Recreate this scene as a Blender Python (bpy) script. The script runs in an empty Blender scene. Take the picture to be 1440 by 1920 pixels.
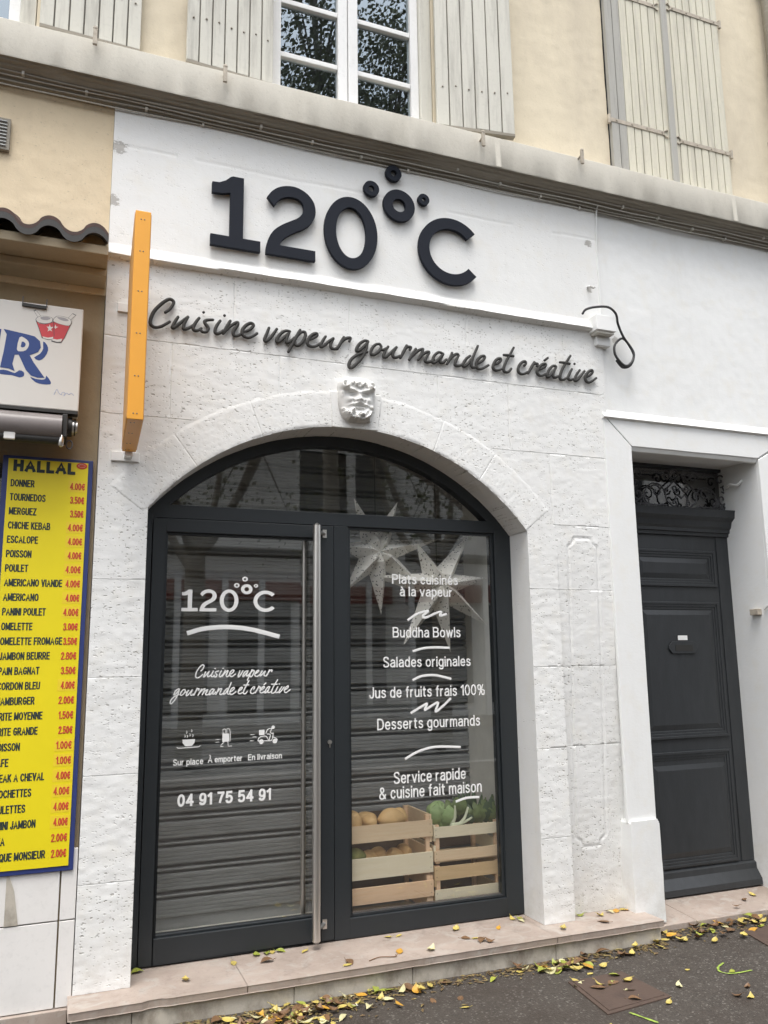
import bpy, bmesh, math, random
import numpy as np
from mathutils import Vector, Matrix
random.seed(7); RNG = np.random.default_rng(11)
S = bpy.context.scene; COL = S.collection
R = math.radians; PI = math.pi

# ---------------------------------------------------------------- camera, sky, sun, exposure
cam = bpy.data.cameras.new('camera'); cam_o = bpy.data.objects.new('camera', cam); COL.objects.link(cam_o)
cam.sensor_fit = 'VERTICAL'; cam.sensor_height = 36; cam.lens = 1546.03/1920*36; cam.clip_end = 500; cam.clip_start = .02
def cam_matrix(yaw, pitch, roll, loc):
    f = Vector((math.sin(yaw)*math.cos(pitch), math.cos(yaw)*math.cos(pitch), math.sin(pitch)))
    r0 = Vector((math.cos(yaw), -math.sin(yaw), 0)); u0 = r0.cross(f)
    r = r0*math.cos(roll)+u0*math.sin(roll); u = u0*math.cos(roll)-r0*math.sin(roll)
    m = Matrix((r, u, -f)).transposed().to_4x4(); m.translation = loc
    return m
cam_o.matrix_world = cam_matrix(.373956, .1740394, -.01297, (0, -4, 0))
S.camera = cam_o

W = bpy.data.worlds.new('World'); S.world = W; W.use_nodes = True
SUN_EL, SUN_AZ = 70, 205
nt = W.node_tree; bgn = nt.nodes['Background']
sky = nt.nodes.new('ShaderNodeTexSky'); sky.sky_type = 'NISHITA'; sky.sun_disc = False
sky.sun_elevation = R(SUN_EL); sky.sun_rotation = R(SUN_AZ); sky.dust_density = 4; sky.air_density = 1.2
hs = nt.nodes.new('ShaderNodeHueSaturation'); hs.inputs['Saturation'].default_value = .30
nt.links.new(sky.outputs[0], hs.inputs['Color']); nt.links.new(hs.outputs[0], bgn.inputs[0])
bgn.inputs[1].default_value = .15
sun = bpy.data.lights.new('sun', 'SUN'); sun.energy = .5; sun.angle = R(25); sun.color = (1, .97, .92)
sun_o = bpy.data.objects.new('sun', sun); COL.objects.link(sun_o)
sd = Vector((math.sin(R(SUN_AZ))*math.cos(R(SUN_EL)), math.cos(R(SUN_AZ))*math.cos(R(SUN_EL)), math.sin(R(SUN_EL))))
sun_o.rotation_euler = sd.to_track_quat('Z', 'Y').to_euler(); sun_o.location = (0, -6, 20)
S.view_settings.view_transform = 'Standard'; S.view_settings.look = 'None'
S.view_settings.exposure = 1.33; S.view_settings.gamma = 1
S.cycles.max_bounces = 8; S.cycles.transparent_max_bounces = 12; S.cycles.caustics_reflective = False; S.cycles.caustics_refractive = False
GZ = -1.5     # pavement level (the camera is the origin's height)

# ---------------------------------------------------------------- helpers
def tag(o, label=None, cat=None, group=None, kind=None):
    if label: o['label'] = label
    if cat: o['category'] = cat
    if group: o['group'] = group
    if kind: o['kind'] = kind
    return o
def thing(name, label, cat, loc=(0, 0, 0), group=None, rz=0):
    o = bpy.data.objects.new(name, None); COL.objects.link(o); o.location = loc; o.rotation_euler = (0, 0, rz)
    o.empty_display_size = .1; o['_loc'] = 1
    return tag(o, label, cat, group)
def catmull(p, n=6, closed=False):
    p = [np.array(q, float) for q in p]
    if len(p) < 3: return p
    out = []; m = len(p)
    for i in range(m if closed else m-1):
        if closed: a, b, c, d = p[i-1], p[i], p[(i+1) % m], p[(i+2) % m]
        else: a, b, c, d = p[max(i-1, 0)], p[i], p[i+1], p[min(i+2, m-1)]
        for k in range(n):
            t = k/n
            out.append(.5*((2*b)+(c-a)*t+(2*a-5*b+4*c-d)*t*t+(3*b-a-3*c+d)*t**3))
    if not closed: out.append(p[-1])
    return out
class MB:
    def __init__(s): s.v = []; s.f = []
    def add(s, vs, fs):
        n = len(s.v); s.v += [tuple(map(float, q)) for q in vs]; s.f += [tuple(i+n for i in f) for f in fs]; return s
    def box(s, x0, x1, y0, y1, z0, z1):
        return s.add([(x0, y0, z0), (x1, y0, z0), (x1, y1, z0), (x0, y1, z0), (x0, y0, z1), (x1, y0, z1), (x1, y1, z1), (x0, y1, z1)],
                     [(0, 3, 2, 1), (4, 5, 6, 7), (0, 1, 5, 4), (1, 2, 6, 5), (2, 3, 7, 6), (3, 0, 4, 7)])
    def hexa(s, p):   # eight free corners, same order as box
        return s.add(p, [(0, 3, 2, 1), (4, 5, 6, 7), (0, 1, 5, 4), (1, 2, 6, 5), (2, 3, 7, 6), (3, 0, 4, 7)])
    def prism(s, out, y0, y1):   # outline in x,z extruded in y (front y0)
        out = list(out)
        if sum(out[i-1][0]*out[i][1]-out[i][0]*out[i-1][1] for i in range(len(out))) < 0: out.reverse()
        n = len(out)
        return s.add([(x, y0, z) for x, z in out]+[(x, y1, z) for x, z in out],
                     [tuple(range(n)), tuple(range(2*n-1, n-1, -1))]+[(n+i, n+(i+1) % n, (i+1) % n, i) for i in range(n)])
    def profx(s, prof, x0, x1, n=1):  # profile in y,z swept along x
        m = len(prof); xs = np.linspace(x0, x1, n+1)
        vs = [(x, y, z) for x in xs for y, z in prof]
        fs = [(i*m+j, (i+1)*m+j, (i+1)*m+(j+1) % m, i*m+(j+1) % m) for i in range(n) for j in range(m)]
        fs += [tuple(range(m)), tuple(range(n*m+m-1, n*m-1, -1))]
        return s.add(vs, fs)
    def ring(s, cx, cz, r1, r0, y0, y1, a0=0, a1=2*PI, n=64, rz1=None, rz0=None):
        full = abs(a1-a0-2*PI) < 1e-6; rz1 = rz1 or r1; rz0 = rz0 or r0; vs = []; fs = []
        k = n if full else n+1
        for i in range(k):
            a = a0+(a1-a0)*i/n; c, d = math.cos(a), math.sin(a)
            vs += [(cx+r0*c, y0, cz+rz0*d), (cx+r1*c, y0, cz+rz1*d), (cx+r1*c, y1, cz+rz1*d), (cx+r0*c, y1, cz+rz0*d)]
        for i in range(n):
            p, q = 4*i, 4*((i+1) % k)
            fs += [(p+j, p+(j+1) % 4, q+(j+1) % 4, q+j) for j in range(4)]
        if not full: fs += [(3, 2, 1, 0), (4*n, 4*n+1, 4*n+2, 4*n+3)]
        return s.add(vs, fs)
    def tube(s, pts, r, n=8, closed=False, flat=1., taper=None):
        P = [Vector(p) for p in pts]; m = len(P); vs = []; fs = []
        up = Vector((0, 1, 0)); prev = None
        for i in range(m):
            t = (P[(i+1) % m]-P[i-1]) if closed else (P[min(i+1, m-1)]-P[max(i-1, 0)])
            if t.length < 1e-9: t = Vector((1, 0, 0))
            t.normalize()
            if prev is None:
                a = up if abs(t.dot(up)) < .9 else Vector((0, 0, 1))
                u = (a-t*a.dot(t)).normalized()
            else: u = (prev-t*prev.dot(t)).normalized()
            prev = u; w = t.cross(u); rr = r if taper is None else r*taper(i/(m-1))
            for k in range(n):
                a = 2*PI*k/n; vs.append(P[i]+u*(math.cos(a)*rr*flat)+w*(math.sin(a)*rr))
        for i in range(m if closed else m-1):
            for k in range(n):
                p, q = i*n, ((i+1) % m)*n
                fs.append((p+k, p+(k+1) % n, q+(k+1) % n, q+k))
        if not closed:   # rounded ends
            for e, o, sg in ((0, 1, 1), (m-1, m-2, -1)):
                d = (P[e]-P[min(max(o, 0), m-1)]);
                if d.length > 1e-9: d.normalize()
                rr = r if taper is None else r*taper(e/(m-1))
                vs.append(P[e]+d*rr*.8); c = len(vs)-1
                for k in range(n):
                    fs.append((e*n+(k+1) % n, e*n+k, c) if sg > 0 else (e*n+k, e*n+(k+1) % n, c))
        return s.add(vs, fs)
    def lathe(s, prof, cx, cy, n=24):  # r,z
        vs = []; fs = []; m = len(prof)
        for i in range(n):
            a = 2*PI*i/n; vs += [(cx+r*math.cos(a), cy+r*math.sin(a), z) for r, z in prof]
        for i in range(n):
            for j in range(m-1):
                p, q = i*m, ((i+1) % n)*m; fs.append((p+j, q+j, q+j+1, p+j+1))
        return s.add(vs, fs)
    def ribbon(s, pts, y, w, ext=0.): # slightly domed painted stroke in the x,z plane, facing -y
        P = [np.array(p, float)[:2] for p in pts]
        if len(P) < 2: return s
        d0 = P[1]-P[0]; d1 = P[-1]-P[-2]
        P[0] = P[0]-d0/max(np.linalg.norm(d0), 1e-9)*ext; P[-1] = P[-1]+d1/max(np.linalg.norm(d1), 1e-9)*ext
        vs = []; fs = []; m = len(P)
        for i in range(m):
            t = P[min(i+1, m-1)]-P[max(i-1, 0)]; t = t/max(np.linalg.norm(t), 1e-9); nrm = np.array((-t[1], t[0]))*w/2
            a = P[i]+nrm; b = P[i]-nrm
            vs += [(a[0], y, a[1]), (P[i][0], y-.0006, P[i][1]), (b[0], y, b[1])]
        for i in range(m-1):
            p = 3*i; fs += [(p, p+1, p+4, p+3), (p+1, p+2, p+5, p+4)]
        return s.add(vs, fs)
    def xf(s, M):
        s.v = [tuple(M @ Vector(p)) for p in s.v]; return s
    def ball(s, c, r, n=14, m=10, fn=None):
        vs = []; fs = []
        for j in range(m+1):
            th = PI*j/m
            for i in range(n):
                a = 2*PI*i/n; d = Vector((math.sin(th)*math.cos(a), math.sin(th)*math.sin(a), math.cos(th)))
                k = fn(d) if fn else 1
                vs.append((c[0]+d.x*r[0]*k, c[1]+d.y*r[1]*k, c[2]+d.z*r[2]*k))
        for j in range(m):
            for i in range(n):
                fs.append((j*n+i, (j+1)*n+i, (j+1)*n+(i+1) % n, j*n+(i+1) % n))
        return s.add(vs, fs)
    def mesh(s, name, mat, smooth=None, bevel=0, weld=True):
        me = bpy.data.meshes.new(name); me.from_pydata(s.v, [], s.f); me.update()
        bm = bmesh.new(); bm.from_mesh(me)
        if weld: bmesh.ops.remove_doubles(bm, verts=bm.verts, dist=1e-6)
        if bevel:
            es = [e for e in bm.edges if len(e.link_faces) == 2 and e.calc_face_angle(0) > .6]
            bmesh.ops.bevel(bm, geom=es, offset=bevel, segments=2, affect='EDGES', profile=.5, clamp_overlap=True)
        bmesh.ops.recalc_face_normals(bm, faces=bm.faces)
        bm.to_mesh(me); bm.free()
        if smooth is not None:
            me.shade_smooth()
            if smooth < 179: me.set_sharp_from_angle(angle=R(smooth))
        if mat: me.materials.append(mat)
        return me
    def build(s, name, mat, parent=None, smooth=None, bevel=0, local=False, weld=True):
        return link(s.mesh(name, mat, smooth, bevel, weld), name, parent, local)
def link(me, name, parent=None, local=False):
    o = bpy.data.objects.new(name, me); COL.objects.link(o)
    if parent:
        o.parent = parent
        if not local and parent.get('_loc'): o.matrix_parent_inverse = Matrix.Translation(-Vector(parent.location))
    return o
def copy_tree(o, parent=None):
    c = o.copy(); COL.objects.link(c); c.parent = parent
    for ch in list(o.children): copy_tree(ch, c)
    return c
def solo(o, label, cat, group=None): return tag(o, label, cat, group)

def hash2(ix, iy, seed):
    h = (ix.astype(np.int64)*374761393+iy.astype(np.int64)*668265263+seed*2147483647) & 0xffffffff
    h = ((h ^ (h >> 13))*1274126177) & 0xffffffff
    return ((h ^ (h >> 16)) & 0xffff)/65535.
def vnoise(x, y, seed=0):
    ix, iy = np.floor(x), np.floor(y); fx, fy = x-ix, y-iy
    fx = fx*fx*(3-2*fx); fy = fy*fy*(3-2*fy)
    a, b = hash2(ix, iy, seed), hash2(ix+1, iy, seed); c, d = hash2(ix, iy+1, seed), hash2(ix+1, iy+1, seed)
    return (a*(1-fx)+b*fx)*(1-fy)+(c*(1-fx)+d*fx)*fy*1.0
def fbm(x, y, f, o=3, seed=0):
    t = 0; a = 1; n = 0
    for k in range(o): t = t+a*(vnoise(x*f, y*f, seed+k)-.5); n += a; a *= .5; f *= 2
    return t/n*2
def sstep(a, b, x):
    t = np.clip((x-a)/(b-a), 0, 1); return t*t*(3-2*t)
def axis(a, b, step, extra=()):
    v = list(np.linspace(a, b, max(2, int(round((b-a)/step))+1)))+[e for e in extra if a <= e <= b]
    v = np.array(sorted(v)); keep = [0]; ex = set(extra)
    out = [v[0]]
    for q in v[1:]:
        if q-out[-1] < step*.35:
            if q in ex and out[-1] not in ex: out[-1] = q
            elif q in ex: out.append(q)
        else: out.append(q)
    return np.array(out)
def wall_grid(name, mat, parent, xs, zs, dy, hole=None, thick=.22, smooth=60):
    X, Z = np.meshgrid(xs, zs); Y = dy(X, Z); nz, nx = X.shape
    idx = np.arange(nz*nx).reshape(nz, nx)
    F = np.stack([idx[:-1, :-1], idx[:-1, 1:], idx[1:, 1:], idx[1:, :-1]], -1).reshape(-1, 4)
    cx = ((X[:-1, :-1]+X[1:, 1:])/2).ravel(); cz = ((Z[:-1, :-1]+Z[1:, 1:])/2).ravel()
    if hole is not None: F = F[~hole(cx, cz)]
    V = np.stack([X.ravel(), Y.ravel(), Z.ravel()], -1)
    E = np.concatenate([F[:, [0, 1]], F[:, [1, 2]], F[:, [2, 3]], F[:, [3, 0]]])
    key = E.min(1).astype(np.int64)*V.shape[0]+E.max(1)
    u, inv, cnt = np.unique(key, return_inverse=True, return_counts=True)
    B = E[cnt[inv] == 1]
    ids = np.unique(B); mp = -np.ones(V.shape[0], int); mp[ids] = V.shape[0]+np.arange(len(ids))
    bv = V[ids].copy(); bv[:, 1] = thick
    V = np.concatenate([V, bv]); F = np.concatenate([F, np.stack([B[:, 1], B[:, 0], mp[B[:, 0]], mp[B[:, 1]]], -1)])
    used = np.zeros(len(V), bool); used[F.ravel()] = True; re = np.cumsum(used)-1
    V = V[used]; F = re[F]
    me = bpy.data.meshes.new(name)
    me.vertices.add(len(V)); me.vertices.foreach_set('co', V.ravel())
    me.loops.add(F.size); me.loops.foreach_set('vertex_index', F.ravel().astype(np.int32))
    me.polygons.add(len(F)); me.polygons.foreach_set('loop_start', np.arange(0, F.size, 4, dtype=np.int32))
    me.update(calc_edges=True); me.validate()
    me.shade_smooth(); me.set_sharp_from_angle(angle=R(smooth))
    me.materials.append(mat)
    return link(me, name, parent)

# ---------------------------------------------------------------- materials
def mat_new(name):
    m = bpy.data.materials.new(name); m.use_nodes = True
    return m, m.node_tree, m.node_tree.nodes['Principled BSDF']
class NB:
    def __init__(s, nt): s.nt = nt; s.co = nt.nodes.new('ShaderNodeTexCoord').outputs['Object']
    def n(s, t, **kw):
        q = s.nt.nodes.new(t)
        for k, v in kw.items():
            if k in q.inputs: 
                if hasattr(v, 'is_linked'): s.nt.links.new(v, q.inputs[k])
                else: q.inputs[k].default_value = v
            else: setattr(q, k, v)
        return q
    def map(s, scale=(1, 1, 1), rot=(0, 0, 0)):
        m = s.n('ShaderNodeMapping'); s.nt.links.new(s.co, m.inputs[0]); m.inputs['Scale'].default_value = scale; m.inputs['Rotation'].default_value = rot
        return m.outputs[0]
    def noise(s, scale, detail=4, rough=.6, vec=None, dist=0):
        return s.n('ShaderNodeTexNoise', Vector=vec or s.co, Scale=scale, Detail=detail, Roughness=rough, Distortion=dist).outputs['Fac']
    def ramp(s, v, a, b, ca=(0, 0, 0, 1), cb=(1, 1, 1, 1)):
        r = s.n('ShaderNodeValToRGB', Fac=v); e = r.color_ramp.elements
        e[0].position = a; e[1].position = b; e[0].color = ca if len(ca) == 4 else (*ca, 1); e[1].color = cb if len(cb) == 4 else (*cb, 1)
        return r.outputs['Color']
    def math(s, op, a, b=0.):
        q = s.n('ShaderNodeMath', operation=op)
        for i, v in enumerate((a, b)):
            if hasattr(v, 'is_linked'): s.nt.links.new(v, q.inputs[i])
            else: q.inputs[i].default_value = v
        return q.outputs[0]
    def mix(s, f, a, b, mode='MIX'):
        q = s.n('ShaderNodeMix', data_type='RGBA', blend_type=mode)
        for k, v in ((0, f), (6, a), (7, b)):
            if hasattr(v, 'is_linked'): s.nt.links.new(v, q.inputs[k])
            else: q.inputs[k].default_value = v if k == 0 else ((*v, 1) if len(v) == 3 else v)
        return q.outputs[2]
    def bump(s, h, strength=.3, dist=.01):
        return s.n('ShaderNodeBump', Height=h, Strength=strength, Distance=dist).outputs[0]
def L(nt, a, b): nt.links.new(a, b)
def simple(name, col, rough=.6, metal=0, var=.12, scale=8, bump=.1, bscale=60, bdist=.003, stretch=(1, 1, 1), spec=.5):
    m, nt, p = mat_new(name); b = NB(nt); v = b.map(stretch)
    n = b.noise(scale, 5, .65, v)
    c = b.mix(n, tuple(min(1, x*(1-var*1.6)) for x in col), tuple(min(1, x*(1+var*1.6)) for x in col))
    L(nt, c, p.inputs['Base Color']); p.inputs['Roughness'].default_value = rough; p.inputs['Metallic'].default_value = metal
    p.inputs['Specular IOR Level'].default_value = spec
    if bump: L(nt, b.bump(b.noise(bscale, 4, .6, v), bump, bdist), p.inputs['Normal'])
    return m
def stone_paint(name, col, pits=True, upper=None, tint=(.74, .70, .60), damage=()):
    m, nt, p = mat_new(name); b = NB(nt)
    big = b.noise(1.3, 5, .6); fine = b.noise(38, 5, .7, b.map((1, 1, 1.6))); mid = b.noise(9, 4, .6)
    c = b.mix(b.ramp(big, .45, .72), col, tuple(x*.95 for x in col))
    c = b.mix(b.math('MULTIPLY', b.ramp(mid, .5, .8), .35), c, tint)
    h = b.math('ADD', b.math('MULTIPLY', fine, .5), b.math('MULTIPLY', mid, .12))
    if pits:
        sep = b.n('ShaderNodeSeparateXYZ', Vector=b.co)
        low = b.n('ShaderNodeMapRange', Value=sep.outputs[2])
        low.inputs[1].default_value = 1.93; low.inputs[2].default_value = 1.97; low.inputs[3].default_value = 1; low.inputs[4].default_value = .18
        dist = b.n('ShaderNodeTexNoise', Vector=b.co, Scale=60., Detail=2.).outputs['Color']
        for sc, th, pick in (((34, 1, 62), .30, .69), ((68, 1, 120), .34, .66)):
            v = b.n('ShaderNodeVectorMath', operation='ADD'); L(nt, b.map(sc), v.inputs[0])
            vm = b.n('ShaderNodeVectorMath', operation='SCALE'); L(nt, dist, vm.inputs[0]); vm.inputs['Scale'].default_value = .9; L(nt, vm.outputs[0], v.inputs[1])
            vo = b.n('ShaderNodeTexVoronoi', Vector=v.outputs[0], Scale=1.)
            hole = b.ramp(vo.outputs['Distance'], th*.55, th, (1, 1, 1), (0, 0, 0))
            sel = b.math('GREATER_THAN', b.n('ShaderNodeSeparateColor', Color=vo.outputs['Color']).outputs[0], pick)
            clus = b.ramp(b.noise(2.6, 3, .6, b.map((1, 1, 1.7))), .38, .60)
            msk = b.math('MULTIPLY', b.math('MULTIPLY', hole, sel), b.math('MULTIPLY', clus, low.outputs[0]))
            c = b.mix(b.math('MULTIPLY', msk, .66), c, (.26, .24, .21))  # darkness of the pit hollows painted into the colour, besides the bump
            h = b.math('SUBTRACT', h, b.math('MULTIPLY', msk, 2.4))
    sp2 = b.n('ShaderNodeSeparateXYZ', Vector=b.co)
    base = b.n('ShaderNodeMapRange', Value=sp2.outputs[2]); base.inputs[1].default_value = -1.05; base.inputs[2].default_value = -1.42; base.inputs[3].default_value = 0; base.inputs[4].default_value = 1
    c = b.mix(b.math('MULTIPLY', b.math('MULTIPLY', base.outputs[0], b.ramp(b.noise(6, 6, .75), .42, .7)), .5), c, (.40, .36, .30))
    c = b.mix(b.math('MULTIPLY', b.ramp(b.noise(2.4, 6, .72, b.map((2.2, 1, .35))), .56, .78), .16), c, (.45, .42, .36))
    for (dx, dz, r) in damage:
        vd = b.n('ShaderNodeVectorMath', operation='DISTANCE'); vs = b.n('ShaderNodeVectorMath', operation='MULTIPLY')
        L(nt, b.co, vs.inputs[0]); vs.inputs[1].default_value = (1, 0, 1); L(nt, vs.outputs[0], vd.inputs[0]); vd.inputs[1].default_value = (dx, 0, dz)
        q = b.math('ADD', vd.outputs['Value'], b.math('MULTIPLY', b.math('SUBTRACT', b.noise(34, 5, .75, b.map((1, 1, 1.8))), .5), r*4.2))
        mk = b.ramp(q, r*.85, r, (1, 1, 1), (0, 0, 0))
        c = b.mix(b.math('MULTIPLY', mk, .8), c, (.36, .34, .31)); h = b.math('SUBTRACT', h, b.math('MULTIPLY', mk, 1.5))
    L(nt, c, p.inputs['Base Color']); p.inputs['Roughness'].default_value = .72; p.inputs['Specular IOR Level'].default_value = .3
    L(nt, b.bump(h, .4, .0045), p.inputs['Normal'])
    return m
def stained(name, col, stain, rough=.8, amt=.7, sc=2.2, lo=.5, hi=.75, stretch=(1, 1, .35), bump=.3, speck=None):
    m, nt, p = mat_new(name); b = NB(nt)
    c = b.mix(b.math('MULTIPLY', b.ramp(b.noise(sc, 6, .68, b.map(stretch)), lo, hi), amt), col, stain)
    c = b.mix(b.math('MULTIPLY', b.ramp(b.noise(45, 3, .6), .55, .75), .18), c, tuple(x*.6 for x in col))
    if speck: c = b.mix(b.math('MULTIPLY', b.ramp(b.noise(55, 2, .5, b.map((1, 1, 2.2))), .68, .74), speck), c, tuple(x*.35 for x in col))
    L(nt, c, p.inputs['Base Color']); p.inputs['Roughness'].default_value = rough; p.inputs['Specular IOR Level'].default_value = .3
    L(nt, b.bump(b.noise(70, 5, .7), bump, .004), p.inputs['Normal'])
    return m
def glass_mat(name, gain=1.6, tint=(.93, .96, .95), refl=(1, 1, 1)):
    m = bpy.data.materials.new(name); m.use_nodes = True; nt = m.node_tree; nt.nodes.remove(nt.nodes['Principled BSDF'])
    b = NB(nt); out = nt.nodes['Material Output']
    fr = b.n('ShaderNodeFresnel', IOR=1.52); geo = b.n('ShaderNodeNewGeometry')
    f = b.math('MULTIPLY', b.math('MULTIPLY', fr.outputs[0], gain), b.math('SUBTRACT', 1., geo.outputs['Backfacing']))
    tr = b.n('ShaderNodeBsdfTransparent', Color=(*tint, 1)); gl = b.n('ShaderNodeBsdfGlossy', Roughness=.0); gl.inputs['Color'].default_value = (*refl, 1)
    bp = b.bump(b.noise(1.1, 2, .5), .012, .05); L(nt, bp, gl.inputs['Normal'])
    mx = b.n('ShaderNodeMixShader', Fac=f); L(nt, tr.outputs[0], mx.inputs[1]); L(nt, gl.outputs[0], mx.inputs[2]); L(nt, mx.outputs[0], out.inputs[0])
    return m
def asphalt_mat():
    m, nt, p = mat_new('asphalt'); b = NB(nt)
    vo = b.n('ShaderNodeTexVoronoi', Vector=b.co, Scale=130.); cell = b.n('ShaderNodeSeparateColor', Color=vo.outputs['Color']).outputs[0]
    c = b.mix(cell, (.038, .031, .025), (.068, .057, .046))
    c = b.mix(b.math('MULTIPLY', b.math('GREATER_THAN', cell, .93), b.noise(20, 2)), c, (.20, .185, .165))
    c = b.mix(b.math('MULTIPLY', b.ramp(b.noise(2.3, 6, .7), .42, .68), .7), c, (.034, .023, .016))
    L(nt, c, p.inputs['Base Color']); L(nt, b.ramp(b.noise(3, 4), .3, .7, (.55,)*3, (.85,)*3), p.inputs['Roughness'])
    L(nt, b.bump(b.math('ADD', vo.outputs['Distance'], b.noise(300, 3)), .6, .004), p.inputs['Normal'])
    return m
def wood_mat(name, a, c2, rough=.75, axis_x=True, knots=True):
    m, nt, p = mat_new(name); b = NB(nt); v = b.map((1.2, 9, 14) if axis_x else (14, 9, 1.2))
    g = b.noise(3.2, 6, .62, v, .6); g2 = b.noise(14, 4, .6, v)
    c = b.mix(b.ramp(g, .3, .7), a, c2); c = b.mix(b.math('MULTIPLY', b.ramp(g2, .55, .8), .35), c, tuple(x*.62 for x in a))
    if knots:
        vo = b.n('ShaderNodeTexVoronoi', Vector=b.map((5, 3, 8)), Scale=1.); k = b.ramp(vo.outputs['Distance'], .07, .13, (1, 1, 1), (0, 0, 0))
        c = b.mix(b.math('MULTIPLY', k, .75), c, (.22, .10, .045))
    oi = b.n('ShaderNodeObjectInfo'); c = b.mix(b.math('MULTIPLY', oi.outputs['Random'], .3), c, tuple(x*.8 for x in c2))
    L(nt, c, p.inputs['Base Color']); p.inputs['Roughness'].default_value = rough
    L(nt, b.bump(g2, .2, .003), p.inputs['Normal'])
    return m
def marble_mat():
    m, nt, p = mat_new('weathered_pink_marble'); b = NB(nt)
    c = b.mix(b.ramp(b.noise(3.2, 7, .68), .38, .66), (.41, .34, .29), (.31, .25, .21))
    c = b.mix(b.math('MULTIPLY', b.ramp(b.noise(7, 6, .7, None, 1.2), .52, .64), .7), c, (.42, .385, .345))
    c = b.mix(b.math('MULTIPLY', b.ramp(b.noise(11, 6, .75), .56, .74), .75), c, (.20, .165, .14))
    c = b.mix(b.math('MULTIPLY', b.ramp(b.noise(70, 3, .6), .6, .72), .35), c, (.18, .15, .13))
    L(nt, c, p.inputs['Base Color']); L(nt, b.ramp(b.noise(5, 4), .3, .7, (.42,)*3, (.7,)*3), p.inputs['Roughness']); L(nt, b.bump(b.noise(60, 5, .7), .25, .003), p.inputs['Normal'])
    return m
WHITE = (.79, .79, .77)
M = {}
M['stone'] = stone_paint('white_painted_stone', WHITE, True, damage=((.158, 2.555, .036), (.14, 2.26, .03), (2.966, 2.537, .024), (2.958, 2.229, .02)))
M['render'] = stone_paint('white_painted_render', (.80, .805, .79), False, damage=((3.14, 1.93, .02),))
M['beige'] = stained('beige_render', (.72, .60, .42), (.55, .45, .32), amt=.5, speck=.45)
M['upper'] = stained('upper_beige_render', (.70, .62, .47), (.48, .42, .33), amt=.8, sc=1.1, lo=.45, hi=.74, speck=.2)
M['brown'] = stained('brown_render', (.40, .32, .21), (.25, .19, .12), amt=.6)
M['cornice'] = stained('cornice_plaster', (.70, .665, .58), (.52, .485, .41), amt=.55, sc=3.5, speck=.2)
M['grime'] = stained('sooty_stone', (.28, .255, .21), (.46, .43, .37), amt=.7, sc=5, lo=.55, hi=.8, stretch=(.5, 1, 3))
M['shutter_wood'] = stained('weathered_shutter_paint', (.60, .585, .52), (.33, .315, .28), amt=.8, sc=5, stretch=(3.5, 3, .3), bump=.25, lo=.46, hi=.74)
M['shutter_cream'] = stained('cream_shutter_paint', (.64, .61, .50), (.38, .355, .30), amt=.75, sc=5, stretch=(3.5, 3, .25), bump=.25, lo=.47, hi=.75)
M['shutter_grey'] = stained('bare_weathered_wood', (.41, .40, .365), (.26, .25, .23), amt=.8, sc=6, stretch=(4, 3, .25), bump=.3)
M['seam'] = simple('dark_gap', (.16, .15, .13), .9)
M['white_wood'] = stained('white_window_paint', (.76, .76, .75), (.55, .54, .52), amt=.45, sc=5, bump=.12)
M['anthracite'] = simple('anthracite_aluminium', (.018, .022, .025), .42, 0, .06, 20, .05, 300, .001)
M['door_paint'] = simple('charcoal_door_paint', (.029, .032, .035), .42, 0, .22, 6, .25, 35, .002, (4, 4, 1))
M['iron'] = simple('black_iron', (.11, .11, .115), .5, .2)
M['rust'] = simple('rusty_painted_iron', (.42, .37, .30), .7, 0, .35, 30)
M['letters'] = simple('dark_letter_face', (.019, .022, .030), .8, 0, .06, 12, .03, spec=.15)
M['script'] = simple('grey_letter_face', (.062, .061, .058), .8, 0, .05, spec=.15)
M['steel'] = simple('brushed_steel', (.62, .60, .57), .34, 1, .06, 30, .05, 200, .001, (1, 1, .1))
M['galv'] = stained('galvanised_slat', (.29, .30, .295), (.16, .165, .16), rough=.5, amt=.8, sc=6, stretch=(.5, 1, 3), bump=.1)
M['vinyl'] = simple('white_vinyl', (.82, .82, .80), .6, 0, .01, 8, 0)
M['glass'] = glass_mat('clear_glass', 3.5, (.99, .99, .985))
M['glass_old'] = glass_mat('old_window_glass', 5.0, (.85, .9, .9), (.80, .92, 1.0))  # bluish reflection colour paints in the blue of the mirrored sky
M['dark'] = simple('dark_interior', (.02, .02, .022), .9)
M['inner'] = simple('inner_wall_paint', (.72, .71, .64), .8)
M['marble'] = marble_mat()
M['riser'] = stained('grey_stone_riser', (.50, .46, .39), (.20, .17, .135), amt=.85, sc=7, stretch=(1, 1, .7), lo=.44, hi=.66, speck=.3)
M['crate_shade'] = simple('crate_shade_board', (.10, .065, .04), .8)  # dark brown standing in for the shade inside a crate
M['tile_white'] = stained('white_marble_tile', (.78, .76, .73), (.58, .56, .53), rough=.35, amt=.4, sc=3, stretch=(1, 1, 1), bump=.02)
M['orange'] = simple('orange_lacquer', (.80, .36, .035), .42, 0, .04, 6, .02)
M['orange_side'] = stained('printed_orange_panel', (.62, .33, .10), (.45, .24, .16), rough=.5, amt=.6, sc=3, bump=.02)
M['yellow'] = simple('yellow_board', (.80, .66, .012), .42, 0, .05, 3, .02)
M['yellow2'] = simple('yellow_sticker', (.82, .62, .03), .4, 0, .03, 3, .0)
M['blue'] = simple('blue_board_frame', (.028, .045, .17), .45)
M['ink'] = simple('dark_green_ink', (.018, .03, .03), .6)
M['red_ink'] = simple('red_ink', (.55, .06, .025), .6)
M['lightbox'] = simple('off_white_sign_panel', (.66, .64, .60), .4, 0, .05, 3, .02)
M['sign_blue'] = simple('blue_sign_paint', (.018, .05, .20), .5)
M['sign_red'] = simple('red_sign_paint', (.55, .05, .06), .5)
M['sign_grey'] = simple('grey_sign_paint', (.35, .34, .35), .5)
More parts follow.
